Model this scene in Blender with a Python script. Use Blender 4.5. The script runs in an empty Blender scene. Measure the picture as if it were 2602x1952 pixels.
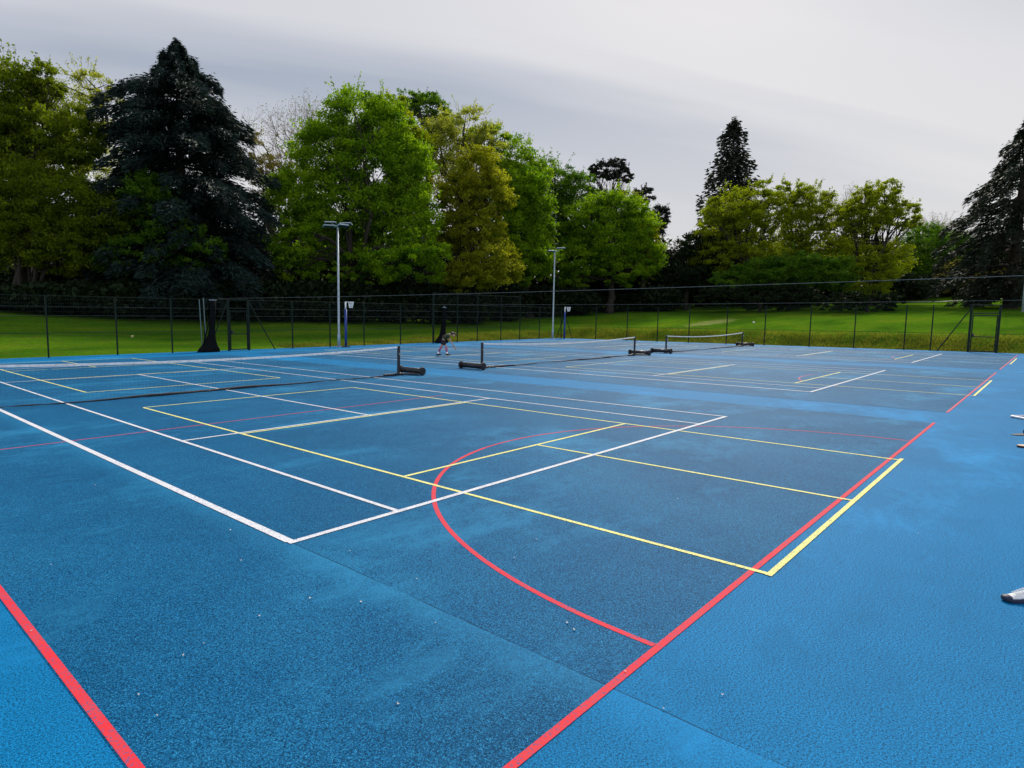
import bpy, bmesh, math, random
import numpy as np
from mathutils import Vector, Matrix

rng = np.random.default_rng(7)
random.seed(7)
S = bpy.context.scene
COL = S.collection
rad = math.radians

# ------------------------------------------------------------------ camera
PITCH, ROLL, YAW = 0.1071, 0.0057, 0.7954
CAM = np.array([-3.219, -5.054, 2.1528])
FPX, WPX, HPX, PPX = 1613.54, 2602.0, 1952.0, -195.07
FW = np.array([math.sin(YAW) * math.cos(PITCH), math.cos(YAW) * math.cos(PITCH), -math.sin(PITCH)])
_r = np.array([math.cos(YAW), -math.sin(YAW), 0.0])
_u = np.cross(_r, FW)
RT = math.cos(ROLL) * _r + math.sin(ROLL) * _u
UP = -math.sin(ROLL) * _r + math.cos(ROLL) * _u
cd = bpy.data.cameras.new('camera')
cam = bpy.data.objects.new('camera', cd)
COL.objects.link(cam)
cd.sensor_width = 36.0
cd.lens = FPX / WPX * 36.0
cd.shift_x = -PPX / WPX
cd.clip_start = 0.05
cd.clip_end = 3000
M = Matrix.Identity(4)
for i in range(3):
    M[i][0], M[i][1], M[i][2], M[i][3] = RT[i], UP[i], -FW[i], CAM[i]
cam.matrix_world = M
S.camera = cam

# ------------------------------------------------------------------ light and sky
SUN_AZ, SUN_EL = rad(70), rad(40)          # azimuth from +Y towards +X
SUN_DIR = Vector((math.sin(SUN_AZ) * math.cos(SUN_EL), math.cos(SUN_AZ) * math.cos(SUN_EL), math.sin(SUN_EL)))
sl = bpy.data.lights.new('sun', 'SUN')
sl.energy = 4.0
sl.angle = rad(14)
sl.color = (1.0, 0.93, 0.80)
so = bpy.data.objects.new('sun', sl)
COL.objects.link(so)
so.rotation_euler = (-SUN_DIR).to_track_quat('-Z', 'Y').to_euler()

world = bpy.data.worlds.new('World')
S.world = world
world.use_nodes = True


def build_world():
    nt = world.node_tree
    N, L = nt.nodes, nt.links
    N.clear()
    out = N.new('ShaderNodeOutputWorld')
    sky = N.new('ShaderNodeTexSky')
    sky.sky_type = 'NISHITA'
    sky.sun_disc = False
    sky.sun_elevation = SUN_EL
    sky.sun_rotation = SUN_AZ
    sky.dust_density = 3
    bg1 = N.new('ShaderNodeBackground')
    bg1.inputs['Strength'].default_value = 0.06
    L.new(sky.outputs[0], bg1.inputs['Color'])
    tc = N.new('ShaderNodeTexCoord')
    sep = N.new('ShaderNodeSeparateXYZ')
    L.new(tc.outputs['Generated'], sep.inputs[0])

    def math_(op, a, b=None):
        n = N.new('ShaderNodeMath')
        n.operation = op
        for i, v in enumerate((a, b)):
            if v is None:
                continue
            if isinstance(v, (int, float)):
                n.inputs[i].default_value = v
            else:
                L.new(v, n.inputs[i])
        return n.outputs[0]
    z = math_('ADD', math_('MAXIMUM', sep.outputs[2], 0.0), 0.10)
    px, py = math_('DIVIDE', sep.outputs[0], z), math_('DIVIDE', sep.outputs[1], z)
    # cloud streaks run along (0.90,-0.43) in the cloud plane
    u = math_('ADD', math_('MULTIPLY', px, 0.90 * 0.16), math_('MULTIPLY', py, -0.43 * 0.16))
    v = math_('ADD', math_('MULTIPLY', px, 0.43 * 0.8), math_('MULTIPLY', py, 0.90 * 0.8))
    v = math_('ADD', v, 0.30)
    cmb = N.new('ShaderNodeCombineXYZ')
    L.new(u, cmb.inputs[0])
    L.new(v, cmb.inputs[1])
    cmb.inputs[2].default_value = 5.1
    n1 = N.new('ShaderNodeTexNoise')
    n1.inputs['Scale'].default_value = 1.0
    n1.inputs['Detail'].default_value = 4.0
    n1.inputs['Roughness'].default_value = 0.45
    n1.inputs['Distortion'].default_value = 0.5
    L.new(cmb.outputs[0], n1.inputs['Vector'])
    ramp = N.new('ShaderNodeValToRGB')
    e = ramp.color_ramp.elements
    e[0].position, e[0].color = 0.38, (0.335, 0.38, 0.465, 1)
    e[1].position, e[1].color = 0.61, (0.60, 0.605, 0.64, 1)
    L.new(n1.outputs[0], ramp.inputs[0])
    # pale band low over the horizon
    low = math_('SUBTRACT', 1.0, math_('MULTIPLY', math_('MAXIMUM', sep.outputs[2], 0.0), 3.0))
    lowc = N.new('ShaderNodeClamp')
    L.new(low, lowc.inputs[0])
    mixl = N.new('ShaderNodeMix')
    mixl.data_type = 'RGBA'
    L.new(math_('MULTIPLY', lowc.outputs[0], 0.8), mixl.inputs[0])
    L.new(ramp.outputs[0], mixl.inputs[6])
    mixl.inputs[7].default_value = (0.72, 0.705, 0.70, 1)
    # sky opposite the sun brightened, added fill for tree fronts and court
    vm = N.new('ShaderNodeVectorMath')
    vm.operation = 'DOT_PRODUCT'
    L.new(tc.outputs['Generated'], vm.inputs[0])
    vm.inputs[1].default_value = SUN_DIR
    mr = N.new('ShaderNodeMapRange')
    mr.inputs[1].default_value, mr.inputs[2].default_value = -0.5, 0.65
    mr.inputs[3].default_value, mr.inputs[4].default_value = 1.75, 1.0
    L.new(vm.outputs['Value'], mr.inputs[0])
    bg2 = N.new('ShaderNodeBackground')
    L.new(mixl.outputs[2], bg2.inputs['Color'])
    L.new(mr.outputs[0], bg2.inputs['Strength'])
    mix = N.new('ShaderNodeMixShader')
    mix.inputs[0].default_value = 0.88
    L.new(bg1.outputs[0], mix.inputs[1])
    L.new(bg2.outputs[0], mix.inputs[2])
    L.new(mix.outputs[0], out.inputs['Surface'])


build_world()
S.view_settings.view_transform = 'Standard'
S.view_settings.look = 'None'
S.view_settings.gamma = 1.0
S.view_settings.exposure = 0.25
S.render.engine = 'CYCLES'
S.cycles.max_bounces = 8
S.cycles.diffuse_bounces = 6
S.cycles.transmission_bounces = 6
S.cycles.transparent_max_bounces = 8


# ------------------------------------------------------------------ helpers
def at(xd, yd, depth):
    """World point seen at (xd, yd) of the 2211-px-wide view, at a forward distance."""
    k = 2602.0 / 2211.0
    return CAM + depth * (FW + RT * ((xd * k - WPX / 2 - PPX) / FPX) - UP * ((yd * k - HPX / 2) / FPX))


def tag(o, label=None, cat=None, group=None, kind=None):
    if label:
        o['label'] = label
    if cat:
        o['category'] = cat
    if group:
        o['group'] = group
    if kind:
        o['kind'] = kind
    return o


def empty(name, loc, rz=0.0):
    o = bpy.data.objects.new(name, None)
    COL.objects.link(o)
    o.location = loc
    o.rotation_euler = (0, 0, rz)
    o.empty_display_size = 0.2
    return o


def link(name, me, mat, parent=None):
    o = bpy.data.objects.new(name, me)
    COL.objects.link(o)
    if mat:
        me.materials.append(mat)
    if parent:
        o.parent = parent
    return o


class MB:
    """Collects boxes, tubes and lathes, then links them as one mesh object."""

    def __init__(s):
        s.v, s.f = [], []

    def add(s, vs, fs):
        b = len(s.v)
        s.v += [tuple(p) for p in vs]
        s.f += [tuple(b + i for i in f) for f in fs]

    def box(s, c, d, rz=0.0, rx=0.0, ry=0.0):
        R = Matrix.Rotation(rz, 3, 'Z') @ Matrix.Rotation(ry, 3, 'Y') @ Matrix.Rotation(rx, 3, 'X')
        vs = []
        for x in (-.5, .5):
            for y in (-.5, .5):
                for z in (-.5, .5):
                    vs.append(Vector(c) + R @ Vector((x * d[0], y * d[1], z * d[2])))
        s.add(vs, [(0, 1, 3, 2), (4, 6, 7, 5), (0, 4, 5, 1), (2, 3, 7, 6), (0, 2, 6, 4), (1, 5, 7, 3)])

    def rbox(s, c, d, b=0.02, rz=0.0, rx=0.0, ry=0.0, seg=2):
        bm = bmesh.new()
        bmesh.ops.create_cube(bm, size=1.0)
        bmesh.ops.scale(bm, vec=d, verts=bm.verts)
        bmesh.ops.bevel(bm, geom=bm.edges[:], offset=b, segments=seg, affect='EDGES', profile=0.5)
        R = Matrix.Translation(c) @ (Matrix.Rotation(rz, 4, 'Z') @ Matrix.Rotation(ry, 4, 'Y') @ Matrix.Rotation(rx, 4, 'X'))
        bm.verts.index_update()
        s.add([R @ v.co for v in bm.verts], [[v.index for v in f.verts] for f in bm.faces])
        bm.free()

    def tube(s, pts, r, n=8, cap=True):
        pts = [Vector(p) for p in pts]
        k = len(pts)
        rr = [r] * k if isinstance(r, (int, float)) else list(r)
        vs, fs = [], []
        prev = None
        for i, p in enumerate(pts):
            t = (pts[min(i + 1, k - 1)] - pts[max(i - 1, 0)])
            t = t.normalized() if t.length > 1e-9 else Vector((0, 0, 1))
            a = prev - t * prev.dot(t) if prev is not None else t.cross(Vector((0, 0, 1)) if abs(t.z) < .9 else Vector((1, 0, 0)))
            if a.length < 1e-6:
                a = t.cross(Vector((0, 1, 0)))
            a.normalize()
            prev = a
            b = t.cross(a)
            for j in range(n):
                th = 2 * math.pi * j / n
                vs.append(p + (a * math.cos(th) + b * math.sin(th)) * rr[i])
        for i in range(k - 1):
            for j in range(n):
                fs.append((i * n + j, i * n + (j + 1) % n, (i + 1) * n + (j + 1) % n, (i + 1) * n + j))
        if cap:
            fs.append(tuple(range(n - 1, -1, -1)))
            fs.append(tuple(range((k - 1) * n, k * n)))
        s.add(vs, fs)

    def rings(s, rings, close=True):
        n = len(rings[0])
        vs = [p for r in rings for p in r]
        fs = []
        for i in range(len(rings) - 1):
            for j in range(n):
                fs.append((i * n + j, i * n + (j + 1) % n, (i + 1) * n + (j + 1) % n, (i + 1) * n + j))
        if close:
            fs.append(tuple(range(n - 1, -1, -1)))
            fs.append(tuple(range((len(rings) - 1) * n, len(rings) * n)))
        s.add(vs, fs)

    def ball(s, c, r, n=10, m=7):
        rg = []
        for i in range(m + 1):
            ph = math.pi * (i + .02) / (m + .04)
            rg.append([(c[0] + r[0] * math.sin(ph) * math.cos(2 * math.pi * j / n),
                        c[1] + r[1] * math.sin(ph) * math.sin(2 * math.pi * j / n),
                        c[2] - r[2] * math.cos(ph)) for j in range(n)])
        s.rings(rg)

    def quad(s, a, b, c, d):
        s.add([a, b, c, d], [(0, 1, 2, 3)])

    def build(s, name, mat, parent=None, smooth=False):
        me = bpy.data.meshes.new(name)
        me.from_pydata(s.v, [], s.f)
        me.update()
        if smooth:
            me.polygons.foreach_set('use_smooth', [True] * len(me.polygons))
        return link(name, me, mat, parent)


def quads_mesh(name, V, mat, parent=None, tint=None):
    """V: (n,4,3) loose quads, one mesh."""
    n = len(V)
    me = bpy.data.meshes.new(name)
    me.vertices.add(n * 4)
    me.vertices.foreach_set('co', np.ascontiguousarray(V, dtype=np.float32).ravel())
    me.loops.add(n * 4)
    me.loops.foreach_set('vertex_index', np.arange(n * 4, dtype=np.int32))
    me.polygons.add(n)
    me.polygons.foreach_set('loop_start', np.arange(0, n * 4, 4, dtype=np.int32))
    if tint is not None:
        a = me.attributes.new('tint', 'FLOAT', 'POINT')
        a.data.foreach_set('value', np.repeat(tint.astype(np.float32), 4))
    me.update()
    me.validate()
    return link(name, me, mat, parent)


# ------------------------------------------------------------------ materials
def mat_new(name):
    m = bpy.data.materials.new(name)
    m.use_nodes = True
    nt = m.node_tree
    return m, nt.nodes, nt.links, nt.nodes['Principled BSDF']


def noise(N, L, vec, scale, detail=4, rough=.55):
    n = N.new('ShaderNodeTexNoise')
    n.inputs['Scale'].default_value = scale
    n.inputs['Detail'].default_value = detail
    n.inputs['Roughness'].default_value = rough
    L.new(vec, n.inputs['Vector'])
    return n.outputs[0]


def ramp(N, L, src, stops):
    r = N.new('ShaderNodeValToRGB')
    e = r.color_ramp.elements
    e[0].position, e[0].color = stops[0][0], (*stops[0][1], 1)
    e[1].position, e[1].color = stops[-1][0], (*stops[-1][1], 1)
    for p, c in stops[1:-1]:
        x = e.new(p)
        x.color = (*c, 1)
    L.new(src, r.inputs[0])
    return r.outputs[0]


def mixc(N, L, fac, a, b, mode='MIX'):
    m = N.new('ShaderNodeMix')
    m.data_type = 'RGBA'
    m.blend_type = mode
    for i, v in ((0, fac), (6, a), (7, b)):
        if isinstance(v, (int, float)):
            m.inputs[i].default_value = v
        elif isinstance(v, tuple):
            m.inputs[i].default_value = (*v, 1)
        else:
            L.new(v, m.inputs[i])
    return m.outputs[2]


def simple(name, col, rough=.6, metal=0.0, var=.18, scale=9.0, bump=0.0, spec=.5):
    m, N, L, P = mat_new(name)
    tc = N.new('ShaderNodeTexCoord')
    f = noise(N, L, tc.outputs['Object'], scale)
    c = ramp(N, L, f, [(.3, tuple(x * (1 - var) for x in col)), (.7, tuple(min(1, x * (1 + var)) for x in col))])
    L.new(c, P.inputs['Base Color'])
    P.inputs['Roughness'].default_value = rough
    P.inputs['Metallic'].default_value = metal
    P.inputs['Specular IOR Level'].default_value = spec
    if bump:
        b = N.new('ShaderNodeBump')
        b.inputs['Strength'].default_value = bump
        b.inputs['Distance'].default_value = .01
        L.new(noise(N, L, tc.outputs['Object'], scale * 6), b.inputs['Height'])
        L.new(b.outputs[0], P.inputs['Normal'])
    return m


def court_mat(name, col, wear, seam=False):
    """Painted macadam: coarse grain, blotches, scuffs."""
    m, N, L, P = mat_new(name)
    g = N.new('ShaderNodeNewGeometry').outputs['Position']
    big = noise(N, L, g, .35, 5, .6)
    mid = noise(N, L, g, 2.3, 5, .65)
    fine = noise(N, L, g, 75, 3, .7)
    grit = noise(N, L, g, 150, 2, .6)
    c = ramp(N, L, big, [(.30, tuple(x * .72 for x in col)), (.50, col), (.70, tuple(a * .66 + b * .34 for a, b in zip(col, wear)))])
    c = mixc(N, L, ramp(N, L, mid, [(.35, (0, 0, 0)), (.75, (.55, .55, .55))]), c, tuple(a * .75 + b * .25 for a, b in zip(col, wear)))
    # streaky scuffs
    mp = N.new('ShaderNodeMapping')
    mp.inputs['Rotation'].default_value = (0, 0, .3)
    mp.inputs['Scale'].default_value = (.35, 2.2, 1)
    L.new(g, mp.inputs[0])
    sc = noise(N, L, mp.outputs[0], 1.3, 6, .7)
    c = mixc(N, L, ramp(N, L, sc, [(.55, (0, 0, 0)), (.8, (.6, .6, .6))]), c, tuple(a * .55 + b * .45 for a, b in zip(col, wear)))
    c = mixc(N, L, ramp(N, L, fine, [(.38, (1, 1, 1)), (.58, (0, 0, 0))]), c, tuple(x * .34 for x in col))
    c = mixc(N, L, ramp(N, L, grit, [(.57, (0, 0, 0)), (.66, (1, 1, 1))]), c, wear)
    # damp stains and lifted, faded patches with edges of their own
    pm = N.new('ShaderNodeMapping')
    pm.inputs['Rotation'].default_value = (0, 0, -.5)
    pm.inputs['Scale'].default_value = (.55, 1.0, 1)
    L.new(g, pm.inputs[0])
    st = noise(N, L, pm.outputs[0], .85, 7, .72)
    c = mixc(N, L, ramp(N, L, st, [(.54, (0, 0, 0)), (.62, (.5, .5, .5))]), c, tuple(x * .60 for x in col))
    st2 = noise(N, L, pm.outputs[0], .42, 8, .75)
    c = mixc(N, L, ramp(N, L, st2, [(.52, (0, 0, 0)), (.66, (.5, .5, .5))]), c, wear)
    if seam:
        # the lay-joint at x = 0 that runs out of the tennis sideline: a crack, one bay a little paler
        sp = N.new('ShaderNodeSeparateXYZ')
        L.new(g, sp.inputs[0])
        wob = N.new('ShaderNodeMath')
        wob.operation = 'MULTIPLY_ADD'
        L.new(noise(N, L, g, 1.7, 3), wob.inputs[0])
        wob.inputs[1].default_value = .035
        L.new(sp.outputs[0], wob.inputs[2])
        side = N.new('ShaderNodeMapRange')
        side.inputs[1].default_value, side.inputs[2].default_value = -.35, .02
        side.inputs[3].default_value, side.inputs[4].default_value = 0, 1
        L.new(wob.outputs[0], side.inputs[0])
        cut = N.new('ShaderNodeMath')
        cut.operation = 'LESS_THAN'
        L.new(wob.outputs[0], cut.inputs[0])
        cut.inputs[1].default_value = .0175
        mu = N.new('ShaderNodeMath')
        mu.operation = 'MULTIPLY'
        L.new(side.outputs[0], mu.inputs[0])
        L.new(cut.outputs[0], mu.inputs[1])
        mu2 = N.new('ShaderNodeMath')
        mu2.operation = 'MULTIPLY'
        L.new(mu.outputs[0], mu2.inputs[0])
        mu2.inputs[1].default_value = .26
        c = mixc(N, L, mu2.outputs[0], c, wear)
        band = N.new('ShaderNodeMath')
        band.operation = 'COMPARE'
        L.new(wob.outputs[0], band.inputs[0])
        band.inputs[1].default_value = .023
        band.inputs[2].default_value = .006
        brk = N.new('ShaderNodeMath')
        brk.operation = 'MULTIPLY'
        L.new(band.outputs[0], brk.inputs[0])
        L.new(ramp(N, L, noise(N, L, g, .9, 2), [(.40, (0, 0, 0)), (.52, (.8, .8, .8))]), brk.inputs[1])
        c = mixc(N, L, brk.outputs[0], c, tuple(x * .25 for x in col))
    L.new(c, P.inputs['Base Color'])
    P.inputs['Roughness'].default_value = .68
    P.inputs['Specular IOR Level'].default_value = .045
    b = N.new('ShaderNodeBump')
    b.inputs['Strength'].default_value = .42
    b.inputs['Distance'].default_value = .006
    L.new(fine, b.inputs['Height'])
    L.new(b.outputs[0], P.inputs['Normal'])
    return m


def line_mat(name, col, under):
    """Line paint with worn, gritty spots that show the court colour."""
    m, N, L, P = mat_new(name)
    g = N.new('ShaderNodeNewGeometry').outputs['Position']
    c = mixc(N, L, ramp(N, L, noise(N, L, g, 4, 4), [(.4, (0, 0, 0)), (.75, (.5, .5, .5))]), col, tuple(x * .62 + .06 for x in col))
    c = mixc(N, L, ramp(N, L, noise(N, L, g, 70, 2), [(.34, (.75, .75, .75)), (.46, (0, 0, 0))]), c, under)
    L.new(c, P.inputs['Base Color'])
    P.inputs['Roughness'].default_value = .7
    P.inputs['Specular IOR Level'].default_value = .06
    b = N.new('ShaderNodeBump')
    b.inputs['Strength'].default_value = .4
    b.inputs['Distance'].default_value = .004
    L.new(noise(N, L, g, 55, 3), b.inputs['Height'])
    L.new(b.outputs[0], P.inputs['Normal'])
    return m


def leaf_mat(name, dark, light, trans=.45, rough=.55):
    m, N, L, P = mat_new(name)
    a = N.new('ShaderNodeAttribute')
    a.attribute_name = 'tint'
    c = ramp(N, L, a.outputs['Fac'], [(0.0, dark), (1.0, light)])
    L.new(c, P.inputs['Base Color'])
    P.inputs['Roughness'].default_value = rough
    P.inputs['Specular IOR Level'].default_value = .08
    t = N.new('ShaderNodeBsdfTranslucent')
    tcol = mixc(N, L, 1.0, c, (1.9, 1.9, .7), 'MULTIPLY')
    L.new(tcol, t.inputs['Color'])
    mx = N.new('ShaderNodeMixShader')
    mx.inputs[0].default_value = trans
    L.new(P.outputs[0], mx.inputs[1])
    L.new(t.outputs[0], mx.inputs[2])
    L.new(mx.outputs[0], N['Material Output'].inputs['Surface'])
    return m


def grass_mat():
    m, N, L, P = mat_new('lawn_grass')
    g = N.new('ShaderNodeNewGeometry').outputs['Position']
    mp = N.new('ShaderNodeMapping')
    mp.inputs['Rotation'].default_value = (0, 0, -.8)
    mp.inputs['Scale'].default_value = (.6, 1.6, 1)
    L.new(g, mp.inputs[0])
    c = ramp(N, L, noise(N, L, mp.outputs[0], .16, 5, .6), [(.34, (.034, .110, .004)), (.52, (.085, .200, .006)), (.70, (.165, .25, .010))])
    c = mixc(N, L, ramp(N, L, noise(N, L, g, 3.2, 5, .7), [(.35, (.6, .6, .6)), (.65, (0, 0, 0))]), c, (.035, .085, .006))
    c = mixc(N, L, ramp(N, L, noise(N, L, g, .7, 6, .75), [(.50, (0, 0, 0)), (.72, (.6, .6, .6))]), c, (.12, .115, .018))
    c = mixc(N, L, ramp(N, L, noise(N, L, g, 14, 3, .7), [(.35, (.6, .6, .6)), (.6, (0, 0, 0))]), c, (.025, .06, .004))
    L.new(c, P.inputs['Base Color'])
    P.inputs['Roughness'].default_value = .95
    P.inputs['Specular IOR Level'].default_value = .0
    # pale haze over the lawn, painted into the turf colour as a patch
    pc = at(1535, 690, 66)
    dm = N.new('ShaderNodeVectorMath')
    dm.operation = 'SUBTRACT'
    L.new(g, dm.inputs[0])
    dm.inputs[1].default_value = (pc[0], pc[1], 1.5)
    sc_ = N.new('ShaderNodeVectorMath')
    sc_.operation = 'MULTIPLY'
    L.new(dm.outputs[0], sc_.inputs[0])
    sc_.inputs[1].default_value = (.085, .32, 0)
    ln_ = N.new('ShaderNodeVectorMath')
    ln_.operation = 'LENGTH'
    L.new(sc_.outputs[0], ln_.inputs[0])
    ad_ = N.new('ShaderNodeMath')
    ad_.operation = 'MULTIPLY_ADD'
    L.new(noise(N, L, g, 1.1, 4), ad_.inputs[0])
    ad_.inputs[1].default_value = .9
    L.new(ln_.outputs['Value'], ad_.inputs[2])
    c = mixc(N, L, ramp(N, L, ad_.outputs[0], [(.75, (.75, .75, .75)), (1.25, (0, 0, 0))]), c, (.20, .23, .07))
    L.new(c, P.inputs['Base Color'])
    b = N.new('ShaderNodeBump')
    b.inputs['Strength'].default_value = .8
    b.inputs['Distance'].default_value = .08
    L.new(noise(N, L, g, 9, 4, .7), b.inputs['Height'])
    L.new(b.outputs[0], P.inputs['Normal'])
    return m


DK, LT, WEAR = (.002, .094, .240), (.002, .172, .415), (.03, .25, .48)
M_LIGHT = court_mat('court_paint_light_blue', LT, (.015, .27, .62), True)
M_DARK = court_mat('court_paint_dark_blue', DK, WEAR, True)
M_WHITE = line_mat('line_paint_white', (.66, .66, .71), DK)
M_YELLOW = line_mat('line_paint_yellow', (.78, .74, .26), DK)
M_RED = line_mat('line_paint_red', (.66, .034, .048), DK)
M_REDOLD = line_mat('line_paint_red_faded', (.52, .09, .13), DK)
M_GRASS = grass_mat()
M_STEEL = simple('galvanised_steel', (.30, .38, .44), .45, .2)
M_FENCE = simple('fence_green_black_paint', (.008, .018, .014), .6, spec=.15)
M_WIRE = simple('fence_wire', (.03, .055, .05), .5)
M_POLE = simple('dull_teal_pole', (.10, .16, .16), .5)
M_CABLE = simple('steel_cable', (.20, .21, .21), .5, .3)
M_BLACK = simple('black_powder_coat', (.010, .011, .016), .45)
M_RUBBER = simple('black_rubber', (.012, .012, .014), .7)
M_BLUE = simple('blue_post_padding', (.012, .045, .24), .55)
M_WPAINT = simple('white_paint', (.75, .77, .80), .5)
M_NETCORD = simple('black_net_cord', (.02, .02, .025), .8)
M_TAPE = simple('white_net_tape', (.82, .82, .86), .7)
M_BARK = simple('grey_brown_bark', (.020, .016, .012), .9, 0, .4, 3, .6)
M_BARKDK = simple('dark_conifer_bark', (.030, .020, .016), .9, 0, .4, 3, .6)
M_TWIG = simple('reddish_bare_twig', (.085, .050, .040), .85)
M_BUNCH = simple('dark_gathered_netting', (.006, .007, .008), .95, 0, .5, 14, .8, .1)

L_YGREEN = leaf_mat('leaf_yellow_green', (.075, .100, .004), (.22, .27, .008), .5)
L_GREEN = leaf_mat('leaf_fresh_green', (.040, .115, .004), (.19, .30, .008), .5)
L_OLIVE_SHADED = leaf_mat('leaf_olive_shaded', (.040, .068, .004), (.135, .180, .007), .5)  # leaf colour darkened to carry the shading and vignette at the left edge
L_DEEP = leaf_mat('leaf_deep_green', (.018, .070, .005), (.095, .18, .012), .45)
L_OCHRE = leaf_mat('leaf_ochre', (.095, .115, .006), (.27, .28, .016), .5)
L_PALE = leaf_mat('leaf_pale_spring', (.14, .17, .03), (.28, .30, .06), .55)
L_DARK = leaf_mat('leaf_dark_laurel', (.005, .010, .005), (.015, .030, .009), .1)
L_CEDAR = leaf_mat('needle_blue_cedar', (.005, .011, .010), (.025, .045, .043), .05)
L_CEDAR2 = leaf_mat('needle_dark_cedar', (.006, .010, .007), (.024, .034, .022), .06)
L_PINE = leaf_mat('needle_pine', (.010, .015, .013), (.036, .042, .036), .08)
L_BROWN = leaf_mat('bud_brown', (.08, .07, .03), (.17, .15, .05), .4)


# ------------------------------------------------------------------ ground
def sstep(t):
    t = np.clip(t, 0, 1)
    return t * t * (3 - 2 * t)


def ground_h(x, y):
    x, y = np.asarray(x, float), np.asarray(y, float)
    dn = np.maximum(y - 30.6, 0)
    de = np.maximum(x - 51.0, 0)
    bankn = .55 * sstep(dn / 2.6) * sstep((x - 24) / 20)
    hn = bankn + 3.1 * sstep(dn / 48) + .025 * dn
    he = .80 * sstep(de / 2.4) * sstep((y + 40) / 20) + .058 * np.minimum(de, 80) + .01 * de
    h = np.maximum(hn, he) + .25 * np.minimum(hn, he)
    h = h + .12 * np.sin(x * .21 + 1) * np.sin(y * .17) * np.clip(np.maximum(dn, de) / 6, 0, 1)
    return np.minimum(h, 7.5 + .004 * (de + dn)) - .06


def gz(x, y):
    return float(ground_h(x, y))


def axis(a, b, core0, core1, fine, coarse):
    xs = list(np.arange(core0, core1, fine))
    xs = list(np.linspace(a, core0, coarse)[:-1]) + xs + list(np.linspace(core1, b, coarse))
    return np.array(xs)


gx = axis(-700, 900, 46, 140, 1.0, 22)
gx = np.unique(np.round(np.concatenate([gx, np.arange(-40, 52, 3.0), np.arange(50.6, 54.5, .4)]), 2))
gy = axis(-700, 900, 26, 120, 1.0, 22)
gy = np.unique(np.round(np.concatenate([gy, np.arange(-60, 30, 4.0), np.arange(30.2, 34.5, .4)]), 2))
GX, GY = np.meshgrid(gx, gy)
GZ = ground_h(GX, GY)
me = bpy.data.meshes.new('lawn')
nx, ny = len(gx), len(gy)
idx = np.arange(nx * ny).reshape(ny, nx)
fq = np.stack([idx[:-1, :-1], idx[:-1, 1:], idx[1:, 1:], idx[1:, :-1]], -1).reshape(-1, 4)
me.from_pydata(np.stack([GX, GY, GZ], -1).reshape(-1, 3).tolist(), [], fq.tolist())
me.polygons.foreach_set('use_smooth', [True] * len(me.polygons))
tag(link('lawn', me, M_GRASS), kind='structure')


def sheet(name, x0, x1, y0, y1, z, mat, kind='structure'):
    b = MB()
    b.quad((x0, y0, z), (x1, y0, z), (x1, y1, z), (x0, y1, z))
    return tag(b.build(name, mat), kind=kind)


b = MB()
b.box((22.1, 11.15, -.1), (57.6, 39.3, .2))     # x -6.7..50.9, y -8.5..30.8, a slab with a real edge
tag(b.build('court_surround', M_LIGHT), kind='structure')


# ------------------------------------------------------------------ courts and painted lines
def strip(b, x0, y0, x1, y1, w, z):
    d = Vector((x1 - x0, y1 - y0, 0))
    d.normalize()
    n = Vector((-d.y, d.x, 0)) * (w / 2)
    p, q = Vector((x0, y0, z)), Vector((x1, y1, z))
    k = max(1, int((q - p).length / 1.5))
    for i in range(k):
        a_, c_ = p.lerp(q, i / k), p.lerp(q, (i + 1) / k)
        b.quad(a_ - n, c_ - n, c_ + n, a_ + n)


def arc(b, cx, cy, r, a0, a1, w, z, n=72):
    for i in range(n):
        t0, t1 = a0 + (a1 - a0) * i / n, a0 + (a1 - a0) * (i + 1) / n
        P = [(cx + (r - w / 2) * math.cos(t), cy + (r - w / 2) * math.sin(t), z) for t in (t0, t1)]
        Q = [(cx + (r + w / 2) * math.cos(t), cy + (r + w / 2) * math.sin(t), z) for t in (t1, t0)]
        b.quad(P[0], Q[1], Q[0], P[1])


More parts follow.
